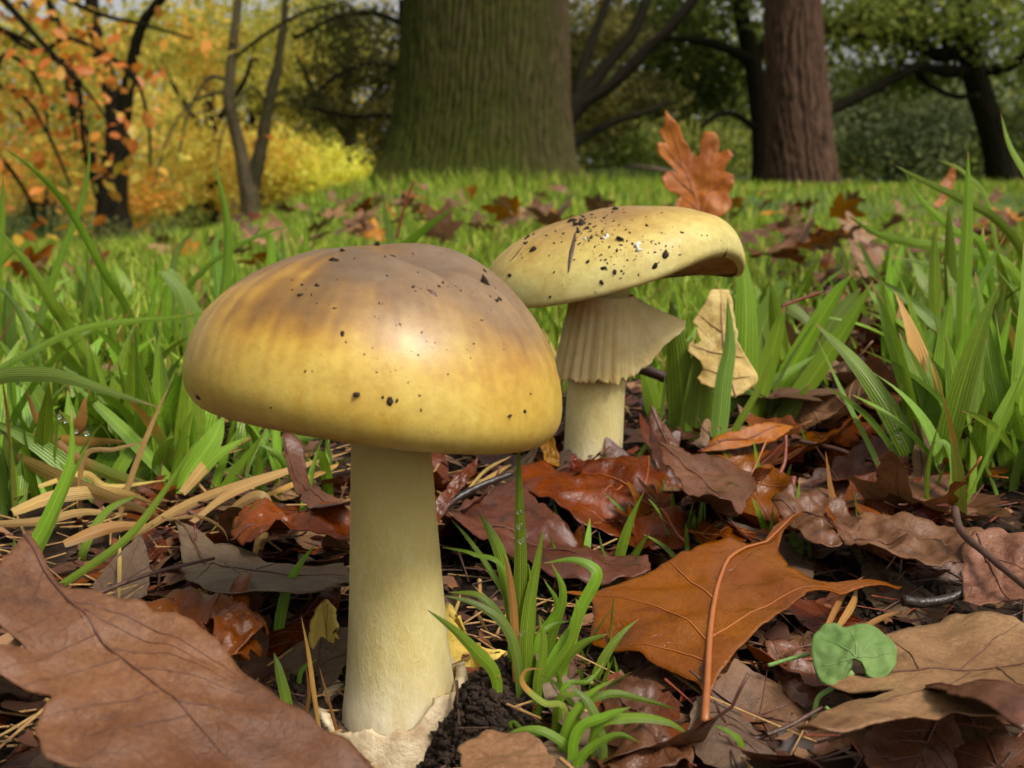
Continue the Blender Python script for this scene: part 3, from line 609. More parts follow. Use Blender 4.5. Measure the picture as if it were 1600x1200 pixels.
for lab, bl, pal, sz in (('grey-green shrub mass between the reddish trunk and the leaning oak', [(1400, 225, 19, 150, 75, 1.2, 5200), (1340, 150, 19.5, 90, 60, 1, 2200), (1480, 160, 19.5, 90, 60, 1, 2000)], GREEN_G, .10),
        ('deep green shrubs on the rise behind the upright oak leaf', [(1080, 245, 17, 110, 50, 1, 3200), (960, 215, 17.5, 80, 50, 1, 1800), (1150, 170, 18, 70, 60, .8, 1600)], GREEN_D, .09),
        ('dark low shrub past the leaning oak', [(1590, 240, 18, 80, 60, .8, 1900)], GREEN_D, .10),
        ('small dark green bush near the foot of the forked tree', [(285, 350, 14.5, 36, 22, .5, 1100)], GREEN_D, .06),
        ('low blue-green bushes at the foot of the leaning trunk', [(60, 365, 12.5, 110, 34, .8, 2200), (220, 365, 12.5, 60, 18, .5, 700)], [srgb(60, 76, 44), srgb(84, 100, 56), srgb(112, 124, 72), srgb(120, 120, 66)], .05)):
    c0 = P(*bl[0][:3]); b = np.array((c0[0], c0[1], gz(c0[0], c0[1])))
    r = empty('shrub', b); tag(r, lab, 'shrub')
    v, f, c = leaf_cloud([(P(u, w, Yb), (pxm(Yb, rx), rd, pxm(Yb, ry)), n_) for (u, w, Yb, rx, ry, rd, n_) in bl], sz, pal)
    mesh('foliage', v-b, f, FOL, r, col=c, smooth=False)
    sv, sf_ = join([tube_arr([(dx, dy, -.2), (dx*2, dy*2, .5), (dx*5, dy*5, 1.3 if sz > .06 else .25)], [.05*sz*10, .03*sz*10, .01], 6) for dx, dy in ((.05, 0), (-.05, .03), (.0, -.06), (.09, .05))])
    mesh('stem', sv, sf_, BARK_D, r, col=np.full((len(sv), 3), .4))
# far wood that closes the view
far = []
for i in range(120):
    u = -350+2300*((i*.618034) % 1); Yb = random.uniform(24, 38)
    far.append((P(u, random.uniform(70, 345), Yb), (pxm(Yb, 120), 1.5, pxm(Yb, 70)), 380))
v, f, c = leaf_cloud(far, .22, [srgb(50, 62, 30), srgb(74, 88, 40), srgb(110, 118, 54), srgb(150, 140, 60)], 20)
xn = sstep(3, -6, v[:, 0])[:, None]; c = c*(1-xn*.7)+xn*.7*np.array(srgb(214, 192, 92))*(.7+.5*np.repeat(RNG.random((len(v)//4, 1)), 4, axis=0))
tag(mesh('distant_wood', v, f, FOL, col=c, smooth=False), 'far-off mixed wood closing the view behind the trees', 'wood', kind='stuff')
# pinkish path seen past the oak
pv = []
for i, yy in enumerate(np.linspace(15.0, 16.6, 8)):
    for xx in np.linspace(.6, 2.6, 10): pv.append((xx+.3*math.sin(i*.7), yy, gz(xx, yy)+.03))
tag(mesh('path', pv, grid_faces(8, 10), plain_mat('path_gravel', srgb(176, 140, 128), srgb(150, 116, 104), 8, .9, .004, 0)), 'pinkish path crossing behind the trees', kind='structure')

# ---- copper beech branches hanging in from the edge, every near leaf its own piece
bb = np.array((-3.6, 5.6, gz(-3.6, 5.6))); beech = empty('beech_tree', bb)
tag(beech, 'beech with drooping branches of orange and copper leaves', 'tree')
v, f, c = trunk_arr(np.array([(-3.6, 5.6, -.6), (-3.58, 5.6, .6), (-3.62, 5.55, 1.8), (-3.5, 5.5, 3.2)]), [.2, .17, .15, .1], 8, .05, 60, 60, 3)
mesh('trunk', v-bb, f, BARK_P, beech, col=c)
br_px = [[(-330, 60), (-120, 20), (0, 45), (80, 90), (150, 160), (190, 240)], [(-330, 120), (-100, 110), (20, 140), (70, 200), (110, 290)], [(-330, -40), (-60, -60), (60, -20), (150, 20), (230, 40), (300, 60)],
         [(-330, 150), (-150, 170), (-20, 230), (40, 300), (60, 350)], [(-330, -20), (-40, -20), (38, 5), (40, 45), (20, 75)], [(-330, 60), (0, 45), (110, 60), (200, 110), (230, 180), (235, 260)], [(-120, 20), (60, 60), (120, 130), (130, 220), (150, 310)], [(-330, 100), (-80, 90), (10, 85), (60, 130), (80, 230)]]
nodes = []
for i, l in enumerate(br_px):
    Yl = [5.5]+[4.6+.5*math.sin(i*1.7+j*.6) for j in range(len(l)-1)]
    q = px_pts(l, Yl); q[0] = (-3.58, 5.55, .9+.25*i)
    lv, lf = tube_arr(q, [.035]+[.012*(1-j/len(l))+.0025 for j in range(1, len(l))], 7, 40, .3, i)
    mesh('branch', lv-bb, lf, BARK_D, beech, col=np.full((len(lv), 3), .4))
    sp_ = spline(q, 60)[12:]
    for s_ in sp_: nodes.append(s_)
bi = RNG.integers(0, len(nodes), 24); v, f, c = leaf_cloud([(nodes[k_]+np.array((0, .25, -.03)), (.20, .22, .14), 18) for k_ in bi], .055, [YGR[1], YGR[2], ORG[0], ORG[1]], 6)
tag(mesh('leaf_mass', v-bb, f, FOL, beech, col=c, smooth=False), kind='stuff')
# one leaf shape, bent, copied
def beech_leaf():
    n, k = 7, 5; v = []
    for i in range(n):
        t = i/(n-1); w = .30*math.sin(math.pi*min(1, t*.96+.03))**.8
        for j in range(k): s_ = (j/(k-1)-.5)*2; v.append((s_*w, t-.1, .10*abs(s_)*w*2-.18*t*t))
    return np.array(v), grid_faces(n, k)
blv, blf = beech_leaf()
def col_leaf_mat(name, c, c2):
    m = N(name); oi = m.n('ObjectInfo').outputs['Random']; cc = m.ramp(oi, c2); 
    cc = m.mix(m.math('MULTIPLY', m.noise(3, 4), .5), cc, m.mix(1.0, cc, (.6, .5, .4), 'MULTIPLY')); m.color(cc); m.set(Roughness=.5); m.translucent(cc, .4); return m.m
BLM = col_leaf_mat('beech_leaf_copper', None, [(0, srgb(206, 112, 42)), (.35, srgb(224, 136, 52)), (.65, srgb(230, 156, 84)), (.82, srgb(228, 184, 60)), (1, srgb(156, 160, 54))])
proto = None
for i in range(290):
    p = nodes[RNG.integers(len(nodes))]+RNG.normal(size=3)*np.array((.16, .12, .13))+np.array((0, 0, -.05))
    if proto is None: proto = mesh('leaf', blv, blf, BLM, beech); lf_ = proto
    else: lf_ = bpy.data.objects.new('leaf', proto.data); link(lf_, beech)
    lf_.location = p-bb; s_ = random.uniform(.045, .08); lf_.scale = (s_, s_, s_)
    lf_.rotation_euler = (random.gauss(-.3, .5), random.gauss(0, .5), random.uniform(0, 6.28))

# ================================================================ dead leaves
def shape_plane(seed):
    """broad leaf with five pointed lobes and coarse teeth; outline as polar radii round the leaf base"""
    r_ = random.Random(seed); th = np.linspace(-np.pi, np.pi, 132, endpoint=False)
    r = np.full(th.shape, .34); 
    for a, A, w in ((90, 1.0, 34), (40, .88, 32), (140, .88, 32), (-12, .62, 30), (192, .62, 30)):
        d = np.degrees(np.abs(np.angle(np.exp(1j*(th-math.radians(a+r_.uniform(-5, 5))))))); r = np.maximum(r, .30+(A*r_.uniform(.85, 1.1)-.30)*np.clip(1-d/w, 0, 1)**.95)
    r = r*(1+.07*np.abs((np.degrees(th)/9+seed) % 1-.5)); bt = np.abs(np.angle(np.exp(1j*(th+np.pi/2)))); r = r*np.clip(.45+bt*1.2, .4, 1)
    return r*np.cos(th), r*np.sin(th)
def shape_spike(seed):
    th = np.linspace(-np.pi, np.pi, 120, endpoint=False); r_ = random.Random(seed); r = np.full(th.shape, .40)
    for a, A, w in ((90, 1.05, 30), (30, .9, 30), (150, .9, 30), (-40, .5, 30), (220, .5, 30)):
        d = np.degrees(np.abs(np.angle(np.exp(1j*(th-math.radians(a+r_.uniform(-6, 6))))))); r = np.maximum(r, .36+(A-.36)*np.clip(1-d/w, 0, 1)**1.5)
    return r*np.cos(th), r*np.sin(th)
def strip(wfun, n=44, k=9):
    v = []
    for i in range(n):
        t = i/(n-1); wl_, wr = wfun(t)
        for j in range(k): s_ = j/(k-1)*2-1; v.append(((wr if s_ > 0 else wl_)*s_, (t-.45)*1.6, 0))
    return np.array(v), grid_faces(n, k)
def oak_w(seed):
    r_ = random.Random(seed); ph = r_.uniform(-.15, .15)
    def w(t):
        env = .46*math.sin(math.pi*min(1, max(0, t)**1.15*.96+.04))**.7
        f = lambda p: env*(.60+.42*math.cos(2*math.pi*(4.2*t**.9+p)))
        return f(ph), f(ph+.12)
    return w
def simple_w(seed):
    r_ = random.Random(seed); q = r_.uniform(.32, .44)
    return lambda t: ((q*math.sin(math.pi*min(1, t*.98+.01))**.85*(1+.03*math.sin(70*t)),)*2)
def leaf_geom(kind, seed):
    r_ = random.Random(seed*31+5)
    if kind in ('plane', 'spike'):
        x, y = (shape_plane if kind == 'plane' else shape_spike)(seed); nn = len(x); rings = 9
        v = [(0, 0, 0)]
        for q in range(rings):
            t = ((q+1)/rings)**.9
            for j in range(nn): v.append((x[j]*t, y[j]*t, 0))
        f = [[0, 1+j, 1+(j+1) % nn] for j in range(nn)]+[[1+q*nn+j, 1+(q+1)*nn+j, 1+(q+1)*nn+(j+1) % nn, 1+q*nn+(j+1) % nn] for q in range(rings-1) for j in range(nn)]
        v = np.array(v, float); v[:, 1] -= .25
        lines = [[(0, -.85), (0, -.25), (0, .2), (0, .66)]]+[[(0, -.25), (.8*.55*math.cos(math.radians(a)), -.25+.8*.55*math.sin(math.radians(a))), (.8*math.cos(math.radians(a)), -.25+.8*math.sin(math.radians(a)))] for a in (40, 140)]+[[(0, -.25), (.48*math.cos(math.radians(a)), -.25+.48*math.sin(math.radians(a)))] for a in (-12, 192)]
    else:
        v, f = strip(oak_w(seed) if kind == 'oak' else simple_w(seed)); f = f.tolist()
        lines = [[(0, -1.0), (0, -.7), (0, 0), (0, .82)]]+[[(0, y0), (sx*.14, y0+.14), (sx*.30, y0+.30)] for y0 in (-.45, -.2, .05, .3) for sx in (-1, 1)]
    cx, cy, tw, w = r_.uniform(-.25, .45), r_.uniform(-.30, .30), r_.uniform(-.3, .3), r_.uniform(.06, .16)
    def z(x, y): return cx*x*x+cy*y*y+tw*x*y+w*(fbm(x*1.9+seed, y*1.9, seed, 3)-.5)*2+.04*np.abs(x)+.05*np.hypot(x, y)**3*(vnoise(x*3+seed, y*3, seed+5)-.3)
    v[:, 2] = z(v[:, 0], v[:, 1])
    tubes = []
    for l in lines:
        p = spline(np.array([(a, b, 0) for a, b in l]), 10); p[:, 2] = z(p[:, 0], p[:, 1])+.004
        tubes.append(tube_arr(p, [.012, .009, .004] if len(l) > 3 else [.007, .005, .002], 5, 10))
    vv, vf = join(tubes)
    return v, f, vv, vf
LEAFLIB = {}
def leaf_proto(kind, seed):
    if (kind, seed) not in LEAFLIB:
        v, f, vv, vf = leaf_geom(kind, seed)
        def me(nm, v, f):
            q = bpy.data.meshes.new(nm); q.from_pydata(v.tolist(), [], f if isinstance(f, list) else f.tolist()); q.update(); q.polygons.foreach_set('use_smooth', np.ones(len(q.polygons), bool)); return q
        LEAFLIB[kind, seed] = (me('leaf_blade', v, f), me('leaf_veins', vv, vf))
    return LEAFLIB[kind, seed]
MCACHE = {}
def with_mat(me, mat):
    k = (me.name, mat.name)
    if k not in MCACHE: c = me.copy(); c.materials.clear(); c.materials.append(mat); MCACHE[k] = c
    return MCACHE[k]
def dead_leaf(kind, seed, mat, vmat, loc, size, rot, label, group, veins=True):
    b, w = leaf_proto(kind, seed)
    o = link(bpy.data.objects.new('dead_leaf', with_mat(b, mat))); o.location = loc; o.scale = (size,)*3; o.rotation_euler = rot
    tag(o, label, 'leaf', group)
    if veins: link(bpy.data.objects.new('veins', with_mat(w, vmat)), o)
    return o

def hero_leaf(label, outline, centre, plane, mat, vmat=None, midrib=None, veins=(), curl=.0, wave=.0015, smooth=True, stalk=None, rough=.0005, name='dead_leaf', cat='leaf', group=None, thick=.00035, cup=0.0, vw=5, lift=0, stalk_lift=.0012, sv=.5):
    """a leaf laid out on its own tilted plane (three points with distances), then bent, thickened and veined"""
    A, B, C = [P(*q) for q in plane]; nrm = np.cross(B-A, C-A); nrm /= np.linalg.norm(nrm)
    if nrm[2] < 0: nrm = -nrm
    cz = np.array((0, 0, CAM_Z))
    def pr(u, w): d = ray(u, w); return cz+d*(np.dot(A-cz, nrm)/np.dot(d, nrm))
    pts = np.array([pr(*q) for q in outline]); c = pr(*centre)
    nn = 0; op = []
    m_ = len(pts)
    for i in range(m_):
        p0, p1, p2, p3 = pts[i-1], pts[i], pts[(i+1) % m_], pts[(i+2) % m_]
        st_ = max(4, int(np.linalg.norm(p2-p1)/.0013)); st_ = min(st_, 36)
        for s_ in range(st_):
            u = s_/st_; lin = lerp(p1, p2, u)
            if smooth:
                cr = .5*(2*p1+(p2-p0)*u+(2*p0-5*p1+4*p2-p3)*u*u+(3*p1-p0-3*p2+p3)*u**3); lin = lerp(lin, cr, .55)
            op.append(lin)
    op = np.array(op); nn = len(op); op = op+(c-op)/np.linalg.norm(c-op, axis=1)[:, None]*rough*(RNG.random((nn, 1))*.9+2.4*vnoise(np.arange(nn)*.38, np.zeros(nn), m_)[:, None]**1.5)
    R = np.linalg.norm(op-c, axis=1).max(); rings = 18
    e1 = np.cross(nrm, (0, 1, 0)); e1 /= np.linalg.norm(e1); e2 = np.cross(nrm, e1)
    sd_ = len(label)
    def off(p):
        d = (p-c)/R; u = d @ e1; w = d @ e2; rr = np.hypot(u, w)
        return curl*R*rr**2+cup*R*u*u+wave*((fbm(u*2.4+sd_, w*2.4, sd_, 3)-.5)*3+.8*(fbm(u*7+sd_, w*7, sd_+3, 3)-.5))+wave*1.5*(vnoise(u*4+sd_, w*4, sd_+9)-.4)*rr**3+lift
    v = [c]+[lerp(c, q, ((k_+1)/rings)) for k_ in range(rings) for q in op]; v = np.array(v)
    v = v+off(v)[:, None]*nrm
    g = H(v[:, 0], v[:, 1])+.0008; v[:, 2] = np.maximum(v[:, 2], g)
    f = [[0, 1+j, 1+(j+1) % nn] for j in range(nn)]+[[1+k_*nn+j, 1+(k_+1)*nn+j, 1+(k_+1)*nn+(j+1) % nn, 1+k_*nn+(j+1) % nn] for k_ in range(rings-1) for j in range(nn)]
    o = mesh(name, v-c, f, mat); o.location = c
    sm_ = o.modifiers.new('thick', 'SOLIDIFY'); sm_.thickness = thick; sm_.offset = 0
    tag(o, label, cat, group)
    def vein(l, w, nm):
        p = spline(np.array([pr(*q) for q in l]), 24); p = p+(off(p)[:, None]+w*.30+thick*.5)*nrm; p[:, 2] = np.maximum(p[:, 2], H(p[:, 0], p[:, 1])+(stalk_lift if nm == 'midrib' else .0012))
        tv, tf = tube_arr(p-c, [w*.55, w*.44, w*.28, w*.08], 6, 24); mesh(nm, tv, tf, vmat, o)
    if midrib: vein(midrib, pxm(plane[0][2], vw), 'midrib')
    for l in veins: vein(l, pxm(plane[0][2], max(vw*sv, 2.2)), 'side_vein')
    return o

# ---- the leaves one can tell apart, each at its own place
hero_leaf('big glossy orange-brown leaf with long pointed lobes and upright stalk, before the kidney-shaped green leaf',
    [(1103, 1108), (1085, 1085), (1040, 1062), (985, 1035), (940, 1012), (918, 1000), (925, 975), (912, 940), (870, 928), (935, 932), (1000, 915), (1060, 890), (1130, 865), (1190, 850), (1215, 815), (1258, 782), (1228, 822), (1218, 855), (1235, 890), (1275, 912), (1330, 902), (1420, 885), (1345, 915), (1270, 945), (1215, 990), (1165, 1035), (1125, 1075)],
    (1110, 950), [(1100, 1100, .232), (930, 950, .27), (1300, 900, .285)], L_GLOSS, V_OR, midrib=[(1100, 1215), (1103, 1110), (1108, 1010), (1120, 940), (1140, 895), (1200, 845), (1250, 790)],
    veins=[[(1106, 1030), (1060, 985), (1000, 960), (930, 940)], [(1106, 1025), (1170, 985), (1230, 950), (1340, 908)], [(1112, 960), (1060, 915), (1040, 900)], [(1105, 1060), (1050, 1035), (980, 1020)]], curl=-.14, wave=.0035, cup=-.12, vw=12, lift=.005, stalk_lift=.011, sv=.26)
hero_leaf('large matte tan-brown lobed leaf with dark veins, before the red crumpled leaf scraps',
    [(-20, 960), (10, 925), (34, 893), (52, 935), (78, 966), (140, 980), (215, 1000), (290, 1040), (345, 1095), (400, 1150), (470, 1215), (560, 1290), (380, 1330), (180, 1300), (60, 1260), (40, 1210), (58, 1170), (64, 1158), (20, 1140), (-30, 1110), (-60, 1075), (-10, 1075), (28, 1072), (0, 1050), (-40, 1020), (-60, 990)],
    (170, 1110), [(30, 920, .205), (430, 1180, .185), (100, 1250, .165)], L_MATTE, V_DK, midrib=[(30, 905), (80, 975), (160, 1070), (260, 1170), (340, 1260)],
    veins=[[(95, 1000), (200, 1030), (290, 1085), (360, 1130)], [(60, 950), (40, 1000), (0, 1040)], [(140, 1050), (80, 1080), (0, 1110)], [(200, 1110), (260, 1120), (380, 1160)], [(230, 1150), (130, 1170), (70, 1180)], [(120, 1020), (220, 1060), (330, 1120)], [(110, 1010), (60, 1030), (10, 1060)], [(160, 1070), (250, 1090), (350, 1140)], [(180, 1090), (110, 1110), (20, 1135)], [(260, 1170), (330, 1180), (430, 1195)], [(280, 1190), (200, 1210), (90, 1220)]], curl=.05, wave=.003, vw=5, lift=.010, sv=.36)
hero_leaf('red-brown crumpled leaf scrap with torn edges behind the large matte tan leaf', [(205, 985), (260, 968), (300, 962), (330, 985), (365, 960), (410, 1030), (385, 1048), (340, 1052), (318, 1075), (280, 1085), (220, 1040)], (300, 1020), [(220, 1000, .225), (400, 1030, .232), (310, 970, .25)], L_RED, V_RED, midrib=[(240, 1040), (300, 1015), (380, 1030)], curl=.1, wave=.006, rough=.0012, lift=.004)
hero_leaf('glossy dark red curled leaf scrap between the tan leaf and the pale stem', [(300, 1000), (340, 970), (370, 972), (400, 1000), (412, 1030), (380, 1050), (345, 1058), (322, 1040)], (360, 1015), [(300, 1000, .236), (410, 1030, .236), (360, 972, .252)], L_RED, V_RED, midrib=[(310, 1010), (360, 1010), (405, 1030)], curl=-.35, wave=.003, lift=.008)
hero_leaf('grey-tan pointed leaf lying flat behind the pale yellow stem', [(272, 852), (292, 878), (330, 884), (400, 882), (450, 905), (540, 898), (552, 930), (500, 950), (440, 960), (380, 958), (330, 955), (290, 930), (280, 890)], (400, 920), [(280, 900, .295), (540, 930, .275), (400, 885, .315)], L_GREY, V_DK, midrib=[(270, 850), (330, 905), (420, 920), (540, 918)], veins=[[(350, 908), (380, 930), (400, 950)], [(400, 917), (440, 905)], [(330, 905), (300, 930)]], curl=.08, wave=.003, lift=.003, vw=4)
hero_leaf('big pale tan lobed leaf with brown veins lying under the kidney-shaped green leaf', [(1285, 1095), (1320, 1070), (1375, 1035), (1430, 1022), (1500, 1016), (1590, 1022), (1660, 1060), (1700, 1150), (1640, 1200), (1560, 1160), (1500, 1160), (1440, 1182), (1380, 1206), (1300, 1225), (1250, 1215), (1275, 1175), (1340, 1150), (1395, 1130), (1390, 1122), (1340, 1110)],
    (1480, 1095), [(1290, 1100, .222), (1600, 1100, .212), (1450, 1020, .255)], L_TAN, V_DK, midrib=[(1290, 1092), (1380, 1084), (1480, 1080), (1600, 1078), (1680, 1075)], veins=[[(1440, 1082), (1420, 1060), (1380, 1040)], [(1500, 1079), (1560, 1050), (1600, 1030)], [(1520, 1080), (1460, 1120), (1340, 1165)], [(1560, 1078), (1600, 1120), (1620, 1160)]], curl=.06, wave=.0025, lift=.006, vw=4)
hero_leaf('pinkish brown narrow leaf lying across the big pale tan leaf', [(1445, 1108), (1500, 1105), (1560, 1100), (1640, 1096), (1660, 1140), (1600, 1152), (1540, 1140), (1500, 1132)], (1560, 1122), [(1450, 1110, .206), (1640, 1110, .2), (1560, 1095, .215)], L_PURPLE, V_RED, midrib=[(1450, 1110), (1550, 1120), (1650, 1120)], curl=-.25, wave=.001, lift=.006, vw=3)
hero_leaf('pale brownish pink leaf held by the dark bent stalk', [(1505, 900), (1530, 880), (1570, 872), (1640, 890), (1680, 960), (1620, 985), (1570, 975), (1520, 1000), (1508, 985), (1508, 940)], (1570, 930), [(1510, 990, .268), (1640, 980, .262), (1560, 880, .30)], L_TAN, V_DK, midrib=[(1535, 885), (1560, 930), (1590, 985)], veins=[[(1545, 905), (1580, 910), (1640, 930)], [(1555, 925), (1525, 950), (1512, 985)]], curl=.12, wave=.002, lift=.006, vw=4)
hero_leaf('broad wet red-brown leaf lying against the foot of the skirted mushroom', [(880, 760), (905, 738), (960, 745), (1000, 725), (1010, 712), (1022, 735), (1045, 765), (1050, 800), (1066, 850), (1068, 880), (1045, 885), (1015, 890), (1000, 862), (960, 845), (905, 838), (862, 815), (820, 790), (800, 770), (815, 745), (850, 735)], (950, 790), [(820, 770, .375), (1060, 870, .335), (1000, 720, .41)], L_RED, V_OR, midrib=[(1065, 875), (1000, 800), (960, 770), (900, 755)], veins=[[(1000, 800), (1010, 760), (1008, 720)], [(1010, 812), (960, 820), (900, 810)], [(970, 778), (930, 800)]], curl=-.05, wave=.005, lift=.006, vw=4)
hero_leaf('dark crinkled leaf tucked below the wet red-brown leaf', [(680, 830), (740, 800), (800, 790), (860, 825), (930, 850), (1000, 870), (1020, 905), (960, 920), (880, 912), (800, 880), (730, 860)], (850, 860), [(690, 840, .33), (1010, 900, .30), (850, 800, .36)], L_PURPLE, V_DK, midrib=[(690, 835), (850, 860), (1010, 900)], curl=.08, wave=.005, lift=.002, vw=4)
hero_leaf('purplish leaf standing on edge to one side of the wet red-brown leaf', [(1017, 652), (1035, 672), (1060, 700), (1072, 735), (1085, 720), (1100, 740), (1105, 775), (1070, 790), (1045, 770), (1025, 740), (1015, 700)], (1050, 735), [(1020, 760, .385), (1100, 770, .38), (1040, 670, .405)], L_PURPLE, V_DK, midrib=[(1018, 655), (1050, 720), (1085, 780)], curl=.15, wave=.003, lift=.002, vw=3)
hero_leaf('pinkish brown leaf leaning below the purplish upright leaf', [(1010, 722), (1050, 735), (1090, 748), (1130, 752), (1165, 775), (1170, 800), (1140, 835), (1100, 840), (1065, 800)], (1100, 785), [(1020, 730, .36), (1165, 800, .345), (1120, 750, .375)], L_PURPLE, V_DK, midrib=[(1012, 724), (1090, 780), (1140, 830)], curl=.1, wave=.003, lift=.006, vw=3)
hero_leaf('thin orange-red leaf on edge among the wide grass blades', [(1090, 705), (1130, 685), (1180, 672), (1240, 657), (1232, 675), (1190, 695), (1130, 705)], (1165, 688), [(1090, 706, .405), (1240, 690, .41), (1170, 660, .425)], L_ORANGE, V_RED, midrib=[(1090, 705), (1165, 688), (1238, 660)], curl=-.2, wave=.002, lift=.002, vw=3)
hero_leaf('small ragged leaf scrap leaning on the foot of the skirted stem', [(872, 745), (880, 722), (892, 700), (905, 715), (912, 735), (925, 740), (918, 752), (895, 750)], (895, 735), [(872, 750, .385), (925, 750, .385), (895, 700, .392)], L_RED, V_RED, curl=.1, wave=.002, rough=.001)
def oak_outline(bx, by, tx, ty, w, lobes=5, seed=0, right=True):
    """round-lobed oak outline from its base to its tip, in pixels"""
    r_ = random.Random(seed); L_ = []; R_ = []; dx, dy = tx-bx, ty-by; ln = math.hypot(dx, dy); nx, ny = -dy/ln, dx/ln
    for i in range(lobes):
        t0 = .12+.80*(i/lobes); t1 = t0+.80/lobes*.55; env = w*math.sin(math.pi*min(.97, .18+.72*(i+.5)/lobes))
        for t, q in ((t0, .42), (t0+.03, .85), (t1-.02, 1.0), (t1+.03, .8)):
            a_ = env*q*r_.uniform(.9, 1.12); b_ = env*q*r_.uniform(.9, 1.12)
            L_.append((bx+dx*t+nx*a_, by+dy*t+ny*a_)); R_.append((bx+dx*t-nx*b_, by+dy*t-ny*b_))
    return [(bx, by)]+L_+[(tx, ty)]+R_[::-1]
hero_leaf('orange oak leaf standing upright in the lawn behind the tilted cap', [(1086, 372), (1070, 348), (1050, 335), (1055, 318), (1062, 305), (1040, 296), (1032, 278), (1042, 266), (1058, 270), (1045, 252), (1027, 240), (1026, 226), (1042, 222), (1030, 210), (1038, 196), (1040, 178), (1052, 190), (1062, 200), (1060, 214), (1072, 222), (1080, 236), (1088, 244), (1096, 240), (1094, 222), (1100, 208), (1118, 206), (1125, 222), (1122, 240), (1140, 234), (1148, 244), (1136, 258), (1132, 270), (1148, 276), (1148, 290), (1138, 304), (1146, 318), (1136, 336), (1118, 346), (1105, 372)], (1090, 292),
    [(1040, 340, .80), (1145, 340, .79), (1090, 190, .82)], L_ORANGE, V_OR, midrib=[(1096, 375), (1088, 310), (1065, 250), (1042, 182)], veins=[[(1092, 330), (1060, 300)], [(1085, 300), (1045, 268)], [(1072, 265), (1040, 232)], [(1095, 340), (1110, 290), (1118, 212)], [(1106, 300), (1140, 280)]], curl=.08, wave=.003, vw=2.5, rough=.0004, smooth=False)
hero_leaf('pale cream-yellow oak leaf propped upright behind the skirted stem', [(1150, 625), (1125, 612), (1095, 604), (1088, 592), (1096, 580), (1088, 562), (1072, 550), (1074, 540), (1084, 530), (1088, 508), (1080, 500), (1092, 486), (1105, 470), (1112, 455), (1140, 452), (1150, 500), (1158, 540), (1172, 565), (1186, 592), (1172, 612)], (1122, 545), [(1080, 600, .445), (1180, 600, .437), (1125, 460, .465)], L_CREAM, V_TAN, midrib=[(1150, 622), (1135, 560), (1128, 500), (1128, 455)], veins=[[(1140, 590), (1095, 575)], [(1134, 555), (1080, 540)], [(1130, 520), (1092, 492)], [(1142, 595), (1175, 590)], [(1136, 555), (1165, 560)]], curl=.04, wave=.0014, vw=3)
hero_leaf('tan leaf standing on its tip in the lawn among the tall right-hand grass blades', [(1455, 325), (1468, 305), (1462, 292), (1475, 280), (1486, 264), (1492, 280), (1486, 300), (1476, 318), (1462, 330)], (1474, 302), [(1455, 325, 1.15), (1495, 325, 1.15), (1480, 265, 1.18)], L_ORANGE, V_TAN, midrib=[(1458, 328), (1475, 300), (1487, 266)], curl=.2, wave=.003, vw=3)
hero_leaf('brown leaf standing upright at the foot of the tall grass clump', [(1402, 790), (1420, 740), (1428, 690), (1425, 640), (1445, 665), (1465, 690), (1482, 705), (1475, 745), (1455, 790)], (1445, 735), [(1402, 790, .375), (1475, 790, .37), (1430, 650, .40)], L_MATTE, V_DK, midrib=[(1440, 795), (1440, 720), (1426, 642)], curl=.15, wave=.002, vw=3)
hero_leaf('dark purple leaf curled into a trough left of the pale stem', [(440, 742), (470, 745), (490, 780), (520, 800), (552, 808), (552, 832), (515, 830), (480, 815), (455, 780)], (495, 792), [(440, 780, .335), (552, 830, .31), (490, 745, .36)], L_PURPLE, V_DK, midrib=[(442, 744), (490, 795), (550, 822)], curl=.3, wave=.003, lift=.003, vw=3)
hero_leaf('brown leaf lying behind the pale stem below the purple curled leaf', [(360, 845), (372, 810), (400, 795), (440, 800), (500, 815), (560, 815), (560, 850), (480, 848), (420, 850), (385, 862)], (450, 828), [(365, 850, .315), (555, 850, .305), (450, 797, .335)], L_GLOSS, V_DK, midrib=[(362, 850), (450, 825), (558, 830)], curl=-.1, wave=.004, lift=.004, vw=3)
hero_leaf('red leaf on edge just behind the pale stem', [(672, 795), (690, 760), (720, 735), (752, 705), (745, 735), (720, 765), (695, 800), (680, 830)], (705, 765), [(672, 800, .32), (740, 800, .325), (740, 710, .345)], L_RED, V_RED, midrib=[(675, 810), (710, 760), (750, 707)], curl=-.15, wave=.002, vw=3)
hero_leaf('pinkish scalloped leaf edge lying in front of the black soil', [(712, 1205), (730, 1188), (760, 1178), (800, 1174), (835, 1182), (870, 1205), (860, 1260), (740, 1260)], (790, 1220), [(715, 1200, .198), (870, 1200, .196), (790, 1176, .208)], L_TAN, V_DK, curl=.05, wave=.001, lift=.003)
hero_leaf('ochre leaf strip standing behind the edge of the domed cap', [(838, 680), (850, 665), (870, 690), (876, 730), (862, 735), (848, 715)], (858, 702), [(840, 735, .40), (876, 735, .40), (850, 665, .415)], L_YELLOW, V_DK, curl=.2, wave=.002)
hero_leaf('purplish wet leaf lobe beneath the stalk of the big glossy leaf', [(930, 1085), (980, 1075), (1040, 1098), (1075, 1130), (1090, 1190), (1060, 1230), (960, 1230), (915, 1180), (940, 1130)], (1000, 1150), [(930, 1180, .208), (1090, 1180, .206), (1000, 1080, .235)], L_PURPLE, V_DK, midrib=[(935, 1090), (1000, 1150), (1060, 1225)], curl=.12, wave=.004, lift=.002, vw=4)
hero_leaf('dull pink leaf half buried behind the kidney-shaped green leaf', [(1190, 1015), (1240, 1010), (1290, 1040), (1300, 1080), (1260, 1100), (1215, 1070)], (1245, 1055), [(1190, 1060, .24), (1300, 1080, .235), (1240, 1012, .258)], L_PURPLE, V_DK, midrib=[(1192, 1016), (1250, 1055), (1290, 1090)], curl=.1, wave=.003, vw=3)
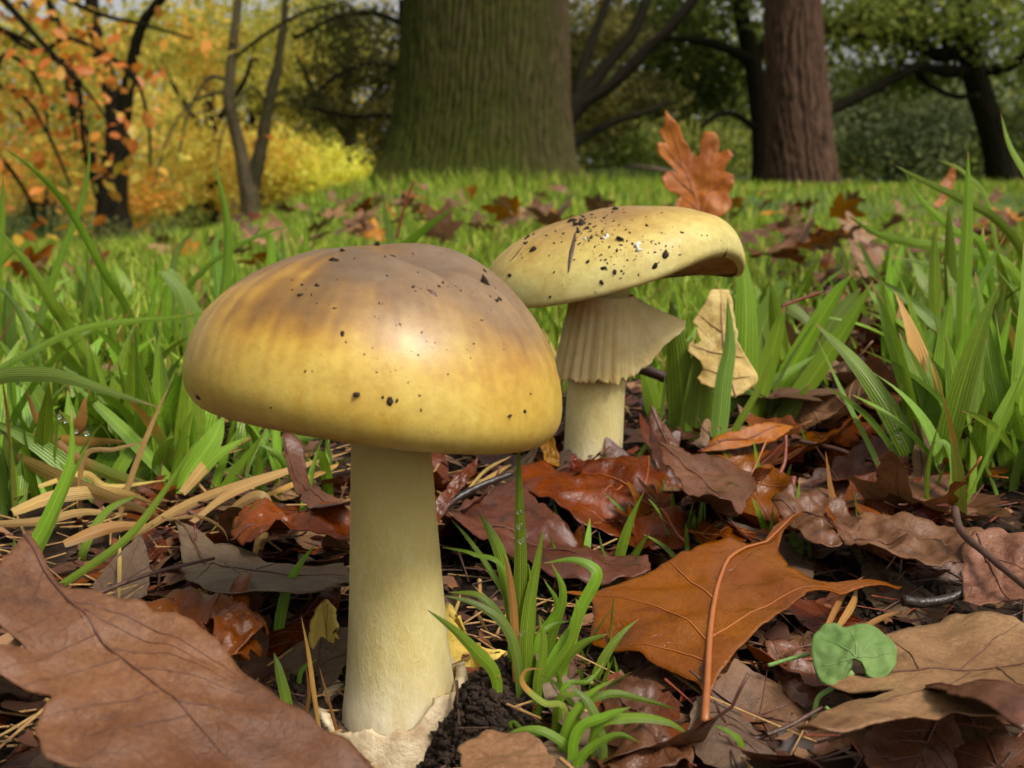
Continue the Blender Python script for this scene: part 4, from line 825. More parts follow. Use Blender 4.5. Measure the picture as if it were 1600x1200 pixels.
hero_leaf('flat brownish leaf with pale spots in front of the tall grass clump', [(1300, 850), (1345, 828), (1400, 835), (1470, 840), (1545, 862), (1540, 900), (1470, 905), (1390, 900), (1330, 885)], (1420, 868), [(1300, 880, .305), (1545, 890, .30), (1420, 832, .335)], L_MATTE, V_DK, midrib=[(1302, 852), (1420, 868), (1542, 885)], curl=.03, wave=.003, vw=3, lift=.003)
hero_leaf('mottled pink-brown leaf lying near the yellowing grass blade', [(1200, 800), (1250, 785), (1300, 795), (1345, 830), (1330, 865), (1280, 872), (1240, 850)], (1275, 828), [(1200, 830, .325), (1345, 850, .32), (1280, 786, .352)], L_PURPLE, V_DK, midrib=[(1202, 802), (1270, 828), (1330, 860)], curl=.08, wave=.003, lift=.003, vw=3)

# ---- litter leaves that only their place tells apart
MATS = [(L_PURPLE_C, V_DK), (L_RED_C, V_RED), (L_MATTE_C, V_DK), (L_TAN_C, V_TAN), (L_GREY_C, V_DK), (L_GLOSS_C, V_OR), (L_ORANGE_C, V_OR)]
TONE = ['purple-brown', 'red-brown', 'matte tan-brown', 'pale tan', 'grey-brown', 'glossy brown', 'orange']
FORM = {'plane': 'lobed leaf', 'spike': 'spiky leaf', 'oak': 'oak leaf', 'simple': 'oval leaf'}
def scatter(n, region, size, label, group, kinds, mats, tilt, lift, seed):
    r_ = random.Random(seed); k = 0; tries = 0
    while k < n and tries < n*40:
        tries += 1
        px, py = region(r_); p = G(px, py)
        if p[1] > 11: continue
        kd = r_.choice(kinds); mt = r_.choice(mats); s_ = r_.uniform(*size)
        rx, ry = r_.gauss(0, tilt), r_.gauss(0, tilt); tl = math.hypot(rx, ry)
        lab = '%s%s %s %s' % ('large ' if s_ > lerp(size[0], size[1], .72) else 'small ' if s_ < lerp(size[0], size[1], .28) else '', TONE[mt], FORM[kd]+(' standing on edge' if tl > .55 else ' lying flat' if tl < .2 else ' tilted'), label)
        dead_leaf(kd, r_.randrange(5), MATS[mt][0], MATS[mt][1], (p[0], p[1], gz(p[0], p[1])+r_.uniform(*lift)), s_, (rx, ry, r_.uniform(0, 6.28)), lab, group, veins=p[1] < 1.3)
        k += 1
box = lambda x0, x1, y0, y1: (lambda r_: (r_.uniform(x0, x1), r_.uniform(y0, y1)))
scatter(26, box(900, 1600, 900, 1250), (.02, .034), 'near the big glossy leaf', 'litter round the big glossy leaf', ['plane', 'spike', 'simple'], [0, 0, 1, 2, 4], .22, (.001, .006), 1)
scatter(46, box(1000, 1500, 690, 900), (.022, .036), 'between skirted mushroom and grass clump', 'litter between mushroom and grass clump', ['plane', 'spike', 'plane', 'oak'], [0, 0, 1, 1, 2, 5], .32, (.002, .012), 2)
scatter(46, lambda r_: (lambda y: (1330+(y-500)*-.25+r_.gauss(0, 60), y))(r_.uniform(425, 700)), (.024, .040), 'in the gap through the grass', 'leaves in the gap through the grass', ['plane', 'plane', 'oak', 'simple'], [0, 1, 2, 3, 3], .35, (.004, .016), 3)
scatter(34, box(0, 560, 880, 1250), (.018, .032), 'beside the big matte tan leaf', 'litter left of the pale stem', ['plane', 'simple', 'spike'], [0, 2, 4, 1, 4], .25, (.0, .005), 4)
scatter(22, box(180, 560, 760, 900), (.018, .03), 'under straw behind the domed mushroom', 'leaves under the dry straw', ['plane', 'simple', 'oak'], [0, 1, 2, 4], .3, (.001, .008), 5)
scatter(20, box(660, 900, 700, 900), (.02, .032), 'between the two mushrooms', 'damp leaves between the mushrooms', ['plane', 'simple', 'spike'], [0, 1, 1, 4], .3, (.001, .008), 6)
scatter(64, box(880, 1600, 325, 470), (.035, .055), 'on lawn below the reddish trunk', 'fallen leaves on the lawn below the reddish trunk', ['plane', 'oak', 'plane'], [3, 3, 2, 1, 6], .55, (.028, .05), 7)
scatter(56, box(380, 900, 315, 410), (.04, .06), 'on lawn below the mossy trunk', 'fallen leaves on the lawn below the mossy trunk', ['plane', 'oak', 'plane'], [3, 3, 2, 6, 1], .55, (.035, .06), 8)
scatter(26, box(0, 420, 395, 480), (.03, .05), 'on lawn below the forked tree', 'fallen leaves on the lawn below the forked tree', ['plane', 'oak'], [3, 2, 1, 6], .5, (.025, .045), 9)
scatter(14, box(0, 300, 480, 700), (.022, .034), 'deep in grass beside the domed cap', 'leaves deep in the grass beside the domed cap', ['plane', 'oak'], [0, 3, 2], .4, (.003, .02), 10)

# ================================================================ grass
def ribbon(pts, w, n=26, twist=.4, fold=.22, seed=0, base=.55, tipw=.04, peak=.35, face=True):
    """blade of grass: folded ribbon along a curve; w = greatest width"""
    r_ = random.Random(seed); c = spline(pts, n); t = np.gradient(c, axis=0); t /= np.linalg.norm(t, axis=1)[:, None]
    view = np.array((0, 1., -.1)) if face else np.array((r_.uniform(-1, 1), 1, 0)); s = np.cross(t, view); nl = np.linalg.norm(s, axis=1)[:, None]; s = s/np.maximum(nl, 1e-6)
    for i in range(1, n):
        if np.dot(s[i], s[i-1]) < 0: s[i] = -s[i]
    nn = np.cross(s, t); q = np.linspace(0, 1, n); tw = twist*(np.sin(q*2.6+r_.uniform(0, 6))*.6+r_.uniform(-.6, .6))
    s2 = s*np.cos(tw)[:, None]+nn*np.sin(tw)[:, None]; n2 = np.cross(s2, t)
    wd = np.where(q < peak, lerp(base, 1, (q/peak)**.7), np.clip(1-((q-peak)/(1-peak))**2.0, 0, 1)*(1-tipw)+tipw)*w*.5
    cols = [-1, -.5, 0, .5, 1]
    v = np.stack([c+s2*(wd*k)[:, None]+n2*(wd*fold*abs(k))[:, None] for k in cols], 1)
    uv = np.stack([np.stack([np.full(n, (k+1)/2), q], -1) for k in cols], 1)
    return v.reshape(-1, 3), grid_faces(n, 5), uv.reshape(-1, 2)
def tuft_px(label, group, blades, cat='grass', name='grass_tuft', part='blade', lying=True, fixed=False, wx=1.0):
    """a tuft whose blades were read off the photograph: (material, width in pixels, near distance, far distance, pixels from root to tip)"""
    out = []
    for i, (mat, w, Y0, Y1, l) in enumerate(blades):
        if name == 'dry_straw' and lying:                          # lies on the litter: just above the ground it is seen against
            p = np.array([lerp(G(u, v_), np.array((0, 0, CAM_Z)), .10) for u, v_ in l]); Y0 = Y1 = p[:, 1].mean()
        else:
            k_ = 1 if fixed else min(max(G(*l[0])[1], Y0), Y0*1.4)/Y0; Y0 *= k_; Y1 *= k_; w = w*wx
            p = np.array([P(u, v_, lerp(Y0, Y1, j/(len(l)-1))) for j, (u, v_) in enumerate(l)])
        out.append((p, w, mat, (Y0+Y1)/2))
    b = out[0][0][0].copy(); b[2] = gz(b[0], b[1]); root = empty(name, b); tag(root, label, cat, group)
    for i, (p, w, mat, Ym) in enumerate(out):
        g = gz(p[0][0], p[0][1])
        if p[0][2] > g+.002 and not (name == 'dry_straw' and lying):                                   # root the blade in the soil
            dz = p[0][2]-g; p = np.vstack([[p[0][0]+(p[0][0]-p[1][0])*.25*min(1, dz/.02), p[0][1], g-.003], p])
        p[:, 2] = np.maximum(p[:, 2], H(p[:, 0], p[:, 1])+np.where(np.arange(len(p)) == 0, -.004, .0015))
        v, f, uv = ribbon(p-b, pxm(Ym, w)*1.12, 30, .5, .22, i*7+len(label))
        mesh(part, v, f, mat, root, uv=uv)
    return root

tuft_px('tall crossing grass blades at the outer side of the domed cap', None, [
    (GR, 12, .36, .30, [(235, 640), (205, 500), (165, 430), (110, 330), (60, 272), (-5, 222)]), (GR, 12, .36, .36, [(30, 620), (65, 490), (95, 400), (125, 320), (138, 260), (139, 205)]),
    (GR, 20, .34, .32, [(190, 640), (115, 525), (85, 480), (45, 415), (-10, 350)]), (GR, 11, .36, .36, [(128, 610), (130, 510), (138, 430), (135, 378)]), (GR, 15, .38, .38, [(195, 600), (170, 500), (160, 430), (145, 368)]),
    (GR_B, 12, .34, .34, [(10, 640), (55, 520), (75, 470), (95, 450)]), (GR_B, 12, .33, .33, [(80, 640), (40, 510), (10, 460), (-20, 440)]), (GR, 14, .34, .34, [(-5, 480), (2, 350), (5, 270)]), (GR, 13, .33, .33, [(-30, 470), (10, 400), (40, 388)])])
tuft_px('upright grass blades standing just behind the edge of the domed cap', None, [
    (GR, 19, .40, .40, [(345, 600), (348, 480), (355, 400), (352, 330), (333, 250)]), (GR, 17, .40, .40, [(225, 600), (232, 510), (246, 430)]), (GR_B, 20, .42, .42, [(330, 560), (310, 500), (270, 430), (258, 424)]),
    (GR_B, 20, .41, .41, [(300, 600), (290, 480), (262, 432), (245, 425)]), (GR, 14, .42, .42, [(256, 580), (262, 470), (263, 440)]), (GR, 16, .43, .43, [(372, 560), (372, 460), (365, 400)]), (GR_B, 10, .44, .44, [(270, 520), (270, 420), (285, 380), (304, 362)]),
    (GR, 8, .44, .42, [(280, 480), (320, 420), (370, 385), (420, 362), (470, 350)]), (GR_B, 13, .45, .45, [(340, 440), (335, 390), (345, 355)])])
tuft_px('two level grass blades arching out beside the domed cap', None, [
    (GR, 14, .30, .262, [(-60, 610), (0, 575), (50, 548), (120, 515), (200, 502), (270, 496), (345, 488)]), (GR_B, 22, .28, .27, [(-70, 640), (-10, 592), (60, 585), (110, 592), (170, 612), (250, 637)]),
    (GR, 20, .30, .30, [(285, 775), (220, 700), (170, 650), (115, 600)]), (GR_Y, 20, .28, .28, [(250, 772), (180, 745), (110, 712), (62, 662), (38, 603)]), (GR_Y, 25, .29, .29, [(-40, 690), (40, 690), (120, 690), (205, 690)]), (GR_B, 10, .30, .30, [(205, 770), (250, 710), (300, 680)])])
tuft_px('bright green blade sweeping up from the big matte tan leaf', None, [
    (GR_L, 13, .235, .255, [(40, 950), (130, 892), (200, 840), (255, 770), (312, 680)]), (GR, 17, .215, .225, [(-30, 950), (45, 860), (85, 785), (110, 720), (112, 640)]), (GR, 13, .23, .235, [(40, 900), (75, 830), (105, 760), (140, 690)]), (GR, 14, .24, .25, [(130, 860), (165, 800), (220, 772)]), (GR_B, 12, .22, .22, [(5, 930), (20, 870), (22, 840)])])
tuft_px('broad pale-green shoot tucked under the rim of the domed cap', None, [
    (GR_L, 38, .275, .285, [(268, 800), (292, 745), (330, 690), (350, 650)]), (GR, 16, .28, .28, [(262, 800), (280, 700), (300, 640)]), (GR_L, 16, .28, .29, [(272, 800), (330, 720), (390, 680)]), (GR_B, 18, .30, .30, [(320, 770), (390, 720), (450, 690), (520, 680)]), (GR_L, 18, .31, .31, [(330, 790), (370, 740), (410, 680)]), (GR_B, 14, .33, .33, [(500, 790), (512, 730), (510, 680)]), (GR, 12, .32, .32, [(470, 780), (440, 720), (400, 690)])])
tuft_px('short curved green blade before the left side of the pale stem', None, [(GR, 17, .222, .228, [(430, 1150), (448, 1110), (436, 1050), (428, 1020)]), (GR, 17, .228, .232, [(436, 1025), (438, 970), (455, 905), (492, 850)]), (GR_L, 8, .23, .23, [(465, 1100), (470, 1050), (495, 1030)]), (GR, 5, .225, .225, [(440, 1140), (425, 1110), (415, 1095)])])
tuft_px('low grass tuft rooted in black soil beside the pale stem', None, [
    (GR, 18, .236, .236, [(812, 1040), (812, 960), (813, 870), (811, 780), (810, 680)]), (GR_L, 17, .234, .236, [(822, 1030), (826, 960), (838, 890), (849, 828)]), (GR_L, 20, .236, .238, [(806, 1030), (808, 960), (806, 900)]), (GR, 15, .232, .236, [(880, 1050), (905, 960), (932, 905), (925, 886), (895, 875), (850, 880)]),
    (GR, 16, .242, .246, [(805, 990), (785, 880), (765, 830), (748, 802)]), (GR, 7, .242, .25, [(800, 960), (765, 890), (730, 840), (705, 812)]), (GR, 11, .236, .24, [(800, 1000), (755, 935), (700, 925)]), (GR, 15, .226, .222, [(775, 1058), (745, 1020), (710, 985), (668, 953)]), (GR, 6, .242, .244, [(790, 900), (740, 866), (690, 855)]),
    (GR_B, 12, .23, .232, [(810, 1040), (790, 980), (745, 945), (690, 930)]), (GR, 13, .23, .23, [(870, 1060), (905, 1010), (948, 990)]), (GR, 8, .22, .225, [(880, 1080), (920, 1065), (945, 1035)]), (GR_L, 22, .23, .232, [(860, 1060), (880, 1010), (888, 980)]), (GR, 10, .236, .24, [(840, 1010), (860, 980), (890, 970)]), (GR, 10, .24, .24, [(835, 1010), (870, 950), (850, 905)]), (GR_L, 10, .242, .242, [(830, 990), (833, 930), (825, 880)]),
    (STRAW_O, 10, .233, .233, [(806, 1030), (803, 960), (796, 900), (788, 865)]), (STRAW, 6, .238, .24, [(800, 1000), (775, 950), (740, 915)]),
    (GR, 13, .228, .23, [(850, 1070), (890, 1010), (905, 960), (900, 935)]), (GR_L, 12, .226, .228, [(840, 1075), (850, 1010), (842, 960)]), (GR, 12, .24, .242, [(860, 1010), (880, 930), (862, 880)])], fixed=True, wx=1.25)
tuft_px('looping yellow-green grass blades at the front edge of the black soil', None, [
    (GR_Y, 8, .214, .216, [(885, 1112), (850, 1098), (818, 1070), (822, 1048), (850, 1045)]), (GR_B, 14, .206, .212, [(945, 1230), (938, 1150), (920, 1100), (890, 1070)]), (GR, 12, .208, .21, [(905, 1190), (860, 1148), (820, 1140), (775, 1155)]), (GR, 11, .212, .216, [(900, 1120), (950, 1085), (1010, 1095), (1060, 1110)]), (GR, 13, .208, .208, [(930, 1140), (980, 1122), (1040, 1128), (1080, 1150)]),
    (GR_L, 8, .216, .216, [(870, 1100), (900, 1085), (960, 1090)]), (GR, 9, .206, .207, [(1160, 1170), (1140, 1145), (1112, 1132)]), (GR, 8, .222, .22, [(800, 1130), (830, 1150), (880, 1140)]), (GR, 14, .207, .207, [(900, 1150), (945, 1120), (985, 1105)]), (GR, 13, .205, .205, [(905, 1190), (960, 1150), (1000, 1160)]), (GR, 10, .21, .212, [(880, 1150), (915, 1090), (960, 1060)])], fixed=True, wx=1.2)
tuft_px('wide grass leaves fanning out behind the skirted mushroom', None, [
    (GR, 46, .455, .46, [(1062, 745), (1068, 660), (1060, 560), (1048, 470)]), (GR, 46, .45, .455, [(1085, 750), (1088, 670), (1096, 590), (1090, 520)]), (GR, 40, .50, .51, [(1150, 720), (1162, 600), (1166, 480), (1158, 380)]), (GR, 30, .46, .46, [(1172, 700), (1195, 600), (1212, 530), (1226, 478)]),
    (GR_B, 22, .455, .44, [(1222, 500), (1226, 478), (1255, 495), (1288, 532)]), (GR, 30, .47, .47, [(1190, 720), (1255, 610), (1320, 515), (1365, 438)]), (GR, 30, .48, .48, [(1180, 710), (1240, 570), (1300, 470), (1330, 430)]), (GR_B, 20, .415, .43, [(1045, 690), (1110, 648), (1190, 605), (1292, 545)]), (GR, 24, .46, .46, [(1195, 720), (1230, 650), (1265, 600)]),
    (GR_B, 36, .55, .55, [(1170, 640), (1190, 520), (1220, 455), (1235, 448)]), (GR_B, 34, .52, .52, [(1240, 640), (1290, 520), (1345, 450)]), (GR, 30, .49, .49, [(1030, 720), (1020, 620), (1000, 560)]), (GR_B, 8, .44, .44, [(1195, 680), (1220, 590), (1280, 490)]), (GR_L, 26, .45, .45, [(1090, 760), (1085, 720), (1070, 660)]), (GR, 22, .50, .50, [(1010, 740), (1030, 640), (1035, 560)]), (GR, 26, .52, .52, [(1230, 680), (1215, 520), (1205, 440)])])
tuft_px('lone twisted grass blade rising before the cream oak leaf', None, [(GR_B, 25, .40, .405, [(1110, 745), (1122, 680), (1130, 600), (1140, 540), (1137, 465)]), (GR, 11, .40, .405, [(1113, 742), (1150, 670), (1190, 600), (1207, 552)]), (GR, 12, .39, .395, [(985, 745), (1010, 700), (1040, 655)]), (GR_B, 6, .40, .40, [(1020, 700), (1035, 640), (1040, 580)])])
tuft_px('long arching grass blade bending over the litter before the tall grass clump', None, [(GR, 31, .36, .40, [(1450, 790), (1420, 705), (1385, 635), (1335, 565), (1274, 505)]), (GR_B, 8, .365, .40, [(1400, 800), (1370, 720), (1320, 620), (1276, 527)]), (GR_L, 15, .36, .37, [(1398, 795), (1395, 740), (1394, 690)]), (GR_L, 28, .33, .335, [(1425, 835), (1432, 800), (1455, 775)]), (GR, 7, .335, .335, [(1450, 835), (1449, 740), (1465, 665)]), (GR_L, 12, .335, .335, [(1430, 835), (1462, 800), (1490, 765)]), (GR_B, 12, .34, .34, [(1470, 820), (1490, 745), (1480, 695), (1450, 690)]), (GR, 5, .345, .345, [(1400, 800), (1380, 770), (1356, 744)]), (GR_B, 8, .40, .40, [(1470, 690), (1480, 640), (1440, 580), (1400, 580)])])
tuft_px('tall grass clump with long blades drooping over the leaf-strewn gap', None, [
    (GR, 26, .39, .41, [(1580, 800), (1560, 640), (1540, 530), (1524, 425)]), (GR, 32, .39, .40, [(1495, 780), (1500, 690), (1492, 600), (1478, 525)]), (GR, 28, .38, .40, [(1505, 810), (1545, 700), (1600, 590), (1650, 480)]), (GR, 30, .40, .42, [(1590, 790), (1596, 600), (1605, 470), (1600, 380)]), (GR_B, 26, .40, .42, [(1560, 790), (1530, 680), (1525, 590), (1530, 560)]),
    (GR, 13, .40, .36, [(1640, 620), (1610, 430), (1565, 350), (1500, 310), (1440, 281), (1398, 258)]), (GR, 13, .41, .38, [(1570, 620), (1540, 400), (1490, 360), (1440, 312), (1416, 272)]), (GR_L, 17, .40, .36, [(1660, 560), (1585, 425), (1520, 395), (1430, 380), (1370, 365), (1324, 336)]), (GR_B, 12, .41, .38, [(1650, 560), (1580, 450), (1520, 425), (1460, 415), (1392, 400)]),
    (GR, 9, .42, .42, [(1580, 600), (1550, 340), (1510, 272), (1465, 249)]), (GR, 19, .43, .43, [(1500, 700), (1505, 500), (1512, 340), (1513, 238)]), (GR, 14, .37, .38, [(1670, 420), (1620, 300), (1580, 230), (1564, 178)]), (GR, 10, .37, .375, [(1445, 757), (1520, 748), (1592, 742)]), (GR_L, 6, .365, .37, [(1492, 830), (1540, 720), (1580, 630), (1605, 560)]),
    (GR, 18, .44, .44, [(1490, 640), (1485, 430), (1482, 320)]), (GR, 26, .44, .44, [(1545, 620), (1540, 450), (1536, 355)]), (GR, 20, .45, .45, [(1470, 640), (1462, 460), (1460, 355)]), (GR_B, 14, .42, .40, [(1600, 560), (1590, 460), (1545, 540), (1520, 600)]), (GR, 16, .44, .44, [(1440, 640), (1400, 520), (1375, 430)]), (GR_B, 24, .43, .43, [(1420, 640), (1440, 560), (1480, 480)]), (GR, 22, .42, .42, [(1600, 700), (1560, 600), (1580, 480)]), (GR, 30, .40, .40, [(1540, 800), (1540, 700), (1550, 610)]), (GR_L, 12, .41, .41, [(1440, 600), (1500, 490), (1560, 500)])])
tuft_px('single blade green at the foot and withered brown at the tip', None, [(GR_Y, 13, .29, .30, [(1352, 888), (1325, 835), (1302, 780), (1290, 705)])])
tuft_px('clipped bright green stubs behind the tip of the big glossy leaf', None, [(GR_L, 13, .285, .29, [(1235, 880), (1243, 820), (1249, 752)]), (GR_L, 13, .285, .285, [(1225, 880), (1240, 855), (1262, 840)]), (GR_L, 12, .285, .285, [(1220, 878), (1225, 855), (1222, 845)]), (GR_B, 12, .28, .28, [(1255, 860), (1285, 880), (1292, 905)]), (GR_L, 12, .283, .283, [(1235, 885), (1250, 862), (1255, 845)])])
tuft_px('thin green blade by the wet red-brown leaf', None, [(GR_L, 10, .325, .325, [(1076, 890), (1074, 850), (1072, 818)]), (GR_B, 6, .33, .33, [(1088, 860), (1095, 800), (1100, 770)]), (GR_B, 5, .315, .315, [(970, 920), (945, 870), (935, 830)])])
tuft_px('pair of upright blades standing beyond the domed cap top', None, [(GR_B, 9, .7, .7, [(612, 430), (605, 360), (597, 288)]), (GR, 16, .62, .6, [(590, 430), (650, 370), (712, 322)]), (GR_B, 7, .7, .7, [(628, 420), (612, 365), (606, 345)])])
tuft_px('upright blades standing in the lawn by the domed cap shoulder', None, [(GR, 16, .55, .55, [(425, 470), (424, 400), (421, 352)]), (GR_B, 10, .55, .55, [(450, 460), (444, 400), (438, 352)]), (GR, 13, .58, .58, [(478, 450), (478, 400), (477, 335)]), (GR_B, 12, .6, .6, [(455, 450), (430, 390), (415, 360)])])
# dry straw
for lab, bl in (('broad dry straw blade lying across the grass roots', [(STRAW, 27, .27, .285, [(-40, 695), (40, 725), (120, 760), (190, 785), (262, 812)])]),
        ('bent jointed straw stalk leaning against the grass beside the domed cap', [(STRAW, 9, .26, .265, [(188, 800), (205, 745), (226, 690), (245, 645), (268, 595)]), (STRAW, 8, .262, .264, [(130, 718), (180, 702), (228, 690)])]),
        ('long dry straw blades bundled behind the domed mushroom', [(STRAW, 14, .31, .33, [(300, 815), (360, 770), (450, 735), (548, 705)]), (STRAW, 13, .305, .31, [(205, 840), (290, 790), (380, 755), (470, 725)]), (STRAW, 17, .33, .34, [(285, 770), (335, 715), (395, 682)]), (STRAW_O, 8, .32, .32, [(400, 780), (450, 760), (520, 730), (525, 720)])]),
        ('folded dry straw strip hanging before the brown leaf', [(STRAW, 19, .27, .272, [(398, 882), (408, 840), (418, 800), (405, 775), (370, 790), (330, 830)])]),
        ('thin straw arching over the hollow', [(STRAW, 6, .27, .275, [(255, 812), (310, 808), (345, 825), (358, 848)]), (STRAW, 6, .26, .26, [(345, 960), (350, 930), (350, 885)]), (STRAW, 8, .25, .252, [(185, 945), (186, 880), (187, 835)])]),
        ('orange dry straw wisps standing at the left foot of the pale stem', [(STRAW_O, 7, .225, .23, [(505, 1180), (490, 1080), (482, 1020), (470, 960)]), (STRAW_O, 6, .225, .226, [(540, 1200), (520, 1120), (498, 1040)]), (STRAW_O, 9, .232, .23, [(440, 1020), (480, 1005), (520, 1012), (570, 1028)]), (STRAW, 6, .24, .24, [(478, 980), (500, 935), (540, 905)]), (STRAW_O, 5, .24, .24, [(490, 960), (484, 920), (492, 895)]), (STRAW_O, 6, .222, .222, [(470, 1140), (482, 1090), (478, 1040)])]),
        ('torn orange straw strip lying on the grey-tan leaf', [(STRAW_O, 14, .245, .252, [(220, 985), (270, 950), (310, 930), (345, 910)])]),
        ('pale straw lengths under the left grass', [(STRAW, 20, .29, .30, [(20, 800), (90, 775), (180, 770), (250, 790)]), (STRAW, 13, .275, .28, [(-30, 820), (60, 815), (130, 800), (200, 805)]), (STRAW_O, 18, .285, .285, [(100, 850), (170, 825), (240, 820)]), (STRAW, 14, .275, .275, [(-10, 745), (20, 680), (28, 650)]), (STRAW, 10, .30, .31, [(60, 760), (130, 740), (170, 760), (260, 750)])]),
        ('short straw ends between the two mushrooms', [(STRAW, 7, .345, .35, [(728, 770), (760, 735), (800, 712)]), (STRAW, 7, .335, .345, [(735, 765), (775, 740), (800, 725)]), (STRAW, 5, .26, .262, [(700, 985), (715, 945), (720, 925)]), (STRAW, 8, .255, .256, [(742, 955), (755, 975), (765, 990)])]),
        ('dry curled blade on the soil behind the kidney-shaped green leaf', [(STRAW_O, 13, .262, .268, [(1290, 985), (1320, 930), (1350, 900)]), (STRAW_O, 9, .27, .27, [(1340, 985), (1380, 965), (1412, 955)]), (STRAW, 7, .275, .275, [(1385, 890), (1400, 865), (1392, 830), (1380, 800)]), (STRAW_O, 12, .262, .262, [(1310, 980), (1335, 940), (1340, 905)])])):
    tuft_px(lab, None, bl, 'straw', 'dry_straw', 'straw_blade', lying='standing' not in lab and 'stalk' not in lab and 'hanging' not in lab)

# ---- twigs and stalks
def twig(label, pts, Ys, w, mat, name='twig', knob=None):
    p = np.array([P(u, v_, y) for (u, v_), y in zip(pts, Ys)]); g = H(p[:, 0], p[:, 1]); p[:, 2] = np.maximum(p[:, 2], g+pxm(Ys[0], w)*.4)
    b = p[0].copy(); v, f = tube_arr(p-b, [pxm(Ys[0], q)*.5 for q in (w if isinstance(w, (list, tuple)) else [w*1.1, w, w*.9, w*.7])] if not isinstance(w, (list, tuple)) else [pxm(Ys[0], q)*.5 for q in w], 9, 36, .35, len(label))
    o = mesh(name, v, f, mat); o.location = b; tag(o, label, 'twig'); return o
twig('thin dark leaf stalk slanting above the big matte tan leaf', [(70, 968), (160, 925), (240, 895), (335, 872)], (.225, .235, .245, .255), 8, TWIG)
twig('bent dark stalk with a knobbed end over the pale brownish pink leaf', [(1492, 795), (1502, 830), (1540, 865), (1612, 925)], (.31, .30, .285, .26), 12, TWIG)
twig('short dark twig end with a black tip on the soil', [(1412, 938), (1440, 942), (1480, 936), (1512, 922)], (.275, .276, .278, .28), 17, TWIG_B)
twig('thin red stalk lying behind the kidney-shaped green leaf', [(1385, 1008), (1440, 998), (1500, 992), (1530, 985)], (.255, .256, .258, .258), 9, TWIG_R)
twig('red stalk crossing under the kidney-shaped green leaf', [(1190, 1040), (1230, 1035), (1270, 1030)], (.245, .246, .246), 9, TWIG_R)
twig('brown stalk running from the big glossy leaf to the green seedling', [(1080, 1165), (1150, 1160), (1220, 1140), (1285, 1105)], (.212, .214, .217, .222), 9, TWIG)
twig('dark round twig lying behind the skirted stem', [(1000, 575), (1035, 588), (1080, 605), (1120, 618)], (.47, .47, .472, .475), 17, TWIG)
twig('red stalk standing in the lawn beyond the domed cap', [(620, 372), (630, 330), (640, 300), (648, 284)], (.9, .9, .9, .9), 5, TWIG_R)
twig('forked brown stalk among the litter below the grass fan', [(1190, 800), (1205, 760), (1225, 725), (1228, 680)], (.37, .375, .38, .385), 8, TWIG_R)
twig('orange stalk stuck between the wide grass blades', [(1222, 478), (1250, 468), (1285, 456)], (.5, .5, .5), 5, TWIG_R)
twig('orange stalk standing deep in the tall grass clump', [(1515, 615), (1508, 580), (1498, 540)], (.47, .47, .47), 7, TWIG_R)
twig('brown twig lying across the litter in the gap', [(1250, 690), (1300, 700), (1345, 715), (1400, 730)], (.42, .41, .40, .39), 7, TWIG)
twig('thick brown stalk curving out of the litter near the mottled leaf', [(1250, 830), (1235, 790), (1240, 745)], (.34, .345, .35), 14, TWIG_R)
twig('orange-red pine-like stalk beside the curled red scrap', [(318, 1102), (350, 1106), (395, 1115)], (.21, .211, .212), 11, TWIG_R)
twig('damp dark twig between the mushrooms', [(680, 805), (720, 775), (760, 755), (800, 740)], (.33, .335, .34, .345), 12, TWIG_B)

# ---- seedling with a kidney-shaped leaf
m = N('seedling_leaf'); co = m.coord(); c = m.ramp(m.noise(110, 4, .6, co), [(.3, srgb(92, 122, 62)), (.7, srgb(118, 146, 80))])
c = m.mix(m.ramp(m.noise(420, 3, .6, co), [(.66, (0, 0, 0)), (.74, (.5,)*3)]), c, srgb(150, 140, 100)); m.color(c); m.set(Roughness=.62); m.b.inputs['Specular IOR Level'].default_value = .25; m.bump(m.noise(300, 6), .0006, .5); m.translucent(c, .18); SEED = m.m
sb = P(1268, 1128, .222); sb[2] = gz(sb[0], sb[1]); seed = empty('seedling', sb); tag(seed, 'small green seedling with a kidney-shaped notched leaf', 'seedling')
sl_ = hero_leaf('x', [(1328, 1048), (1324, 1062), (1312, 1078), (1295, 1083), (1282, 1076), (1277, 1066), (1268, 1050), (1264, 1030), (1268, 1008), (1282, 993), (1300, 990), (1316, 996), (1330, 992), (1348, 990), (1368, 995), (1386, 1010), (1397, 1030), (1396, 1050), (1384, 1068), (1366, 1075), (1350, 1070), (1340, 1055)], (1330, 1030),
    [(1280, 1075, .226), (1385, 1068, .226), (1330, 992, .237)], SEED, plain_mat('seedling_vein', srgb(128, 158, 96), srgb(112, 142, 80), 200), veins=[[(1333, 1048), (1330, 1020), (1322, 998)], [(1333, 1048), (1305, 1025), (1280, 1008)], [(1333, 1048), (1300, 1052), (1275, 1052)], [(1335, 1048), (1358, 1020), (1366, 1000)], [(1335, 1048), (1370, 1040), (1392, 1035)]], curl=-.10, wave=.0011, rough=0, name='leaf', thick=.0006, lift=.004, vw=2, sv=.5)
sl_.location = Vector(sl_.location)-Vector(sb); sl_.parent = seed
for k in ('label', 'category'): del sl_[k]
def stalk(pts, Y, w, root, b, mat, nm='stalk'):
    v, f = tube_arr(np.array([P(u, q, Y) for u, q in pts])-b, [pxm(Y, w)*.5]*3, 7, 18); return mesh(nm, v, f, mat, root)
ST_G = plain_mat('seedling_stalk', srgb(136, 170, 92), srgb(112, 146, 70), 200)
stalk([(1333, 1050), (1300, 1075), (1278, 1092), (1270, 1130)], .226, 9, seed, sb, ST_G); stalk([(1265, 1022), (1240, 1028), (1200, 1040)], .236, 7, seed, sb, ST_G)
stalk([(1290, 1105), (1310, 1120), (1322, 1145)], .222, 6, seed, sb, ST_G)

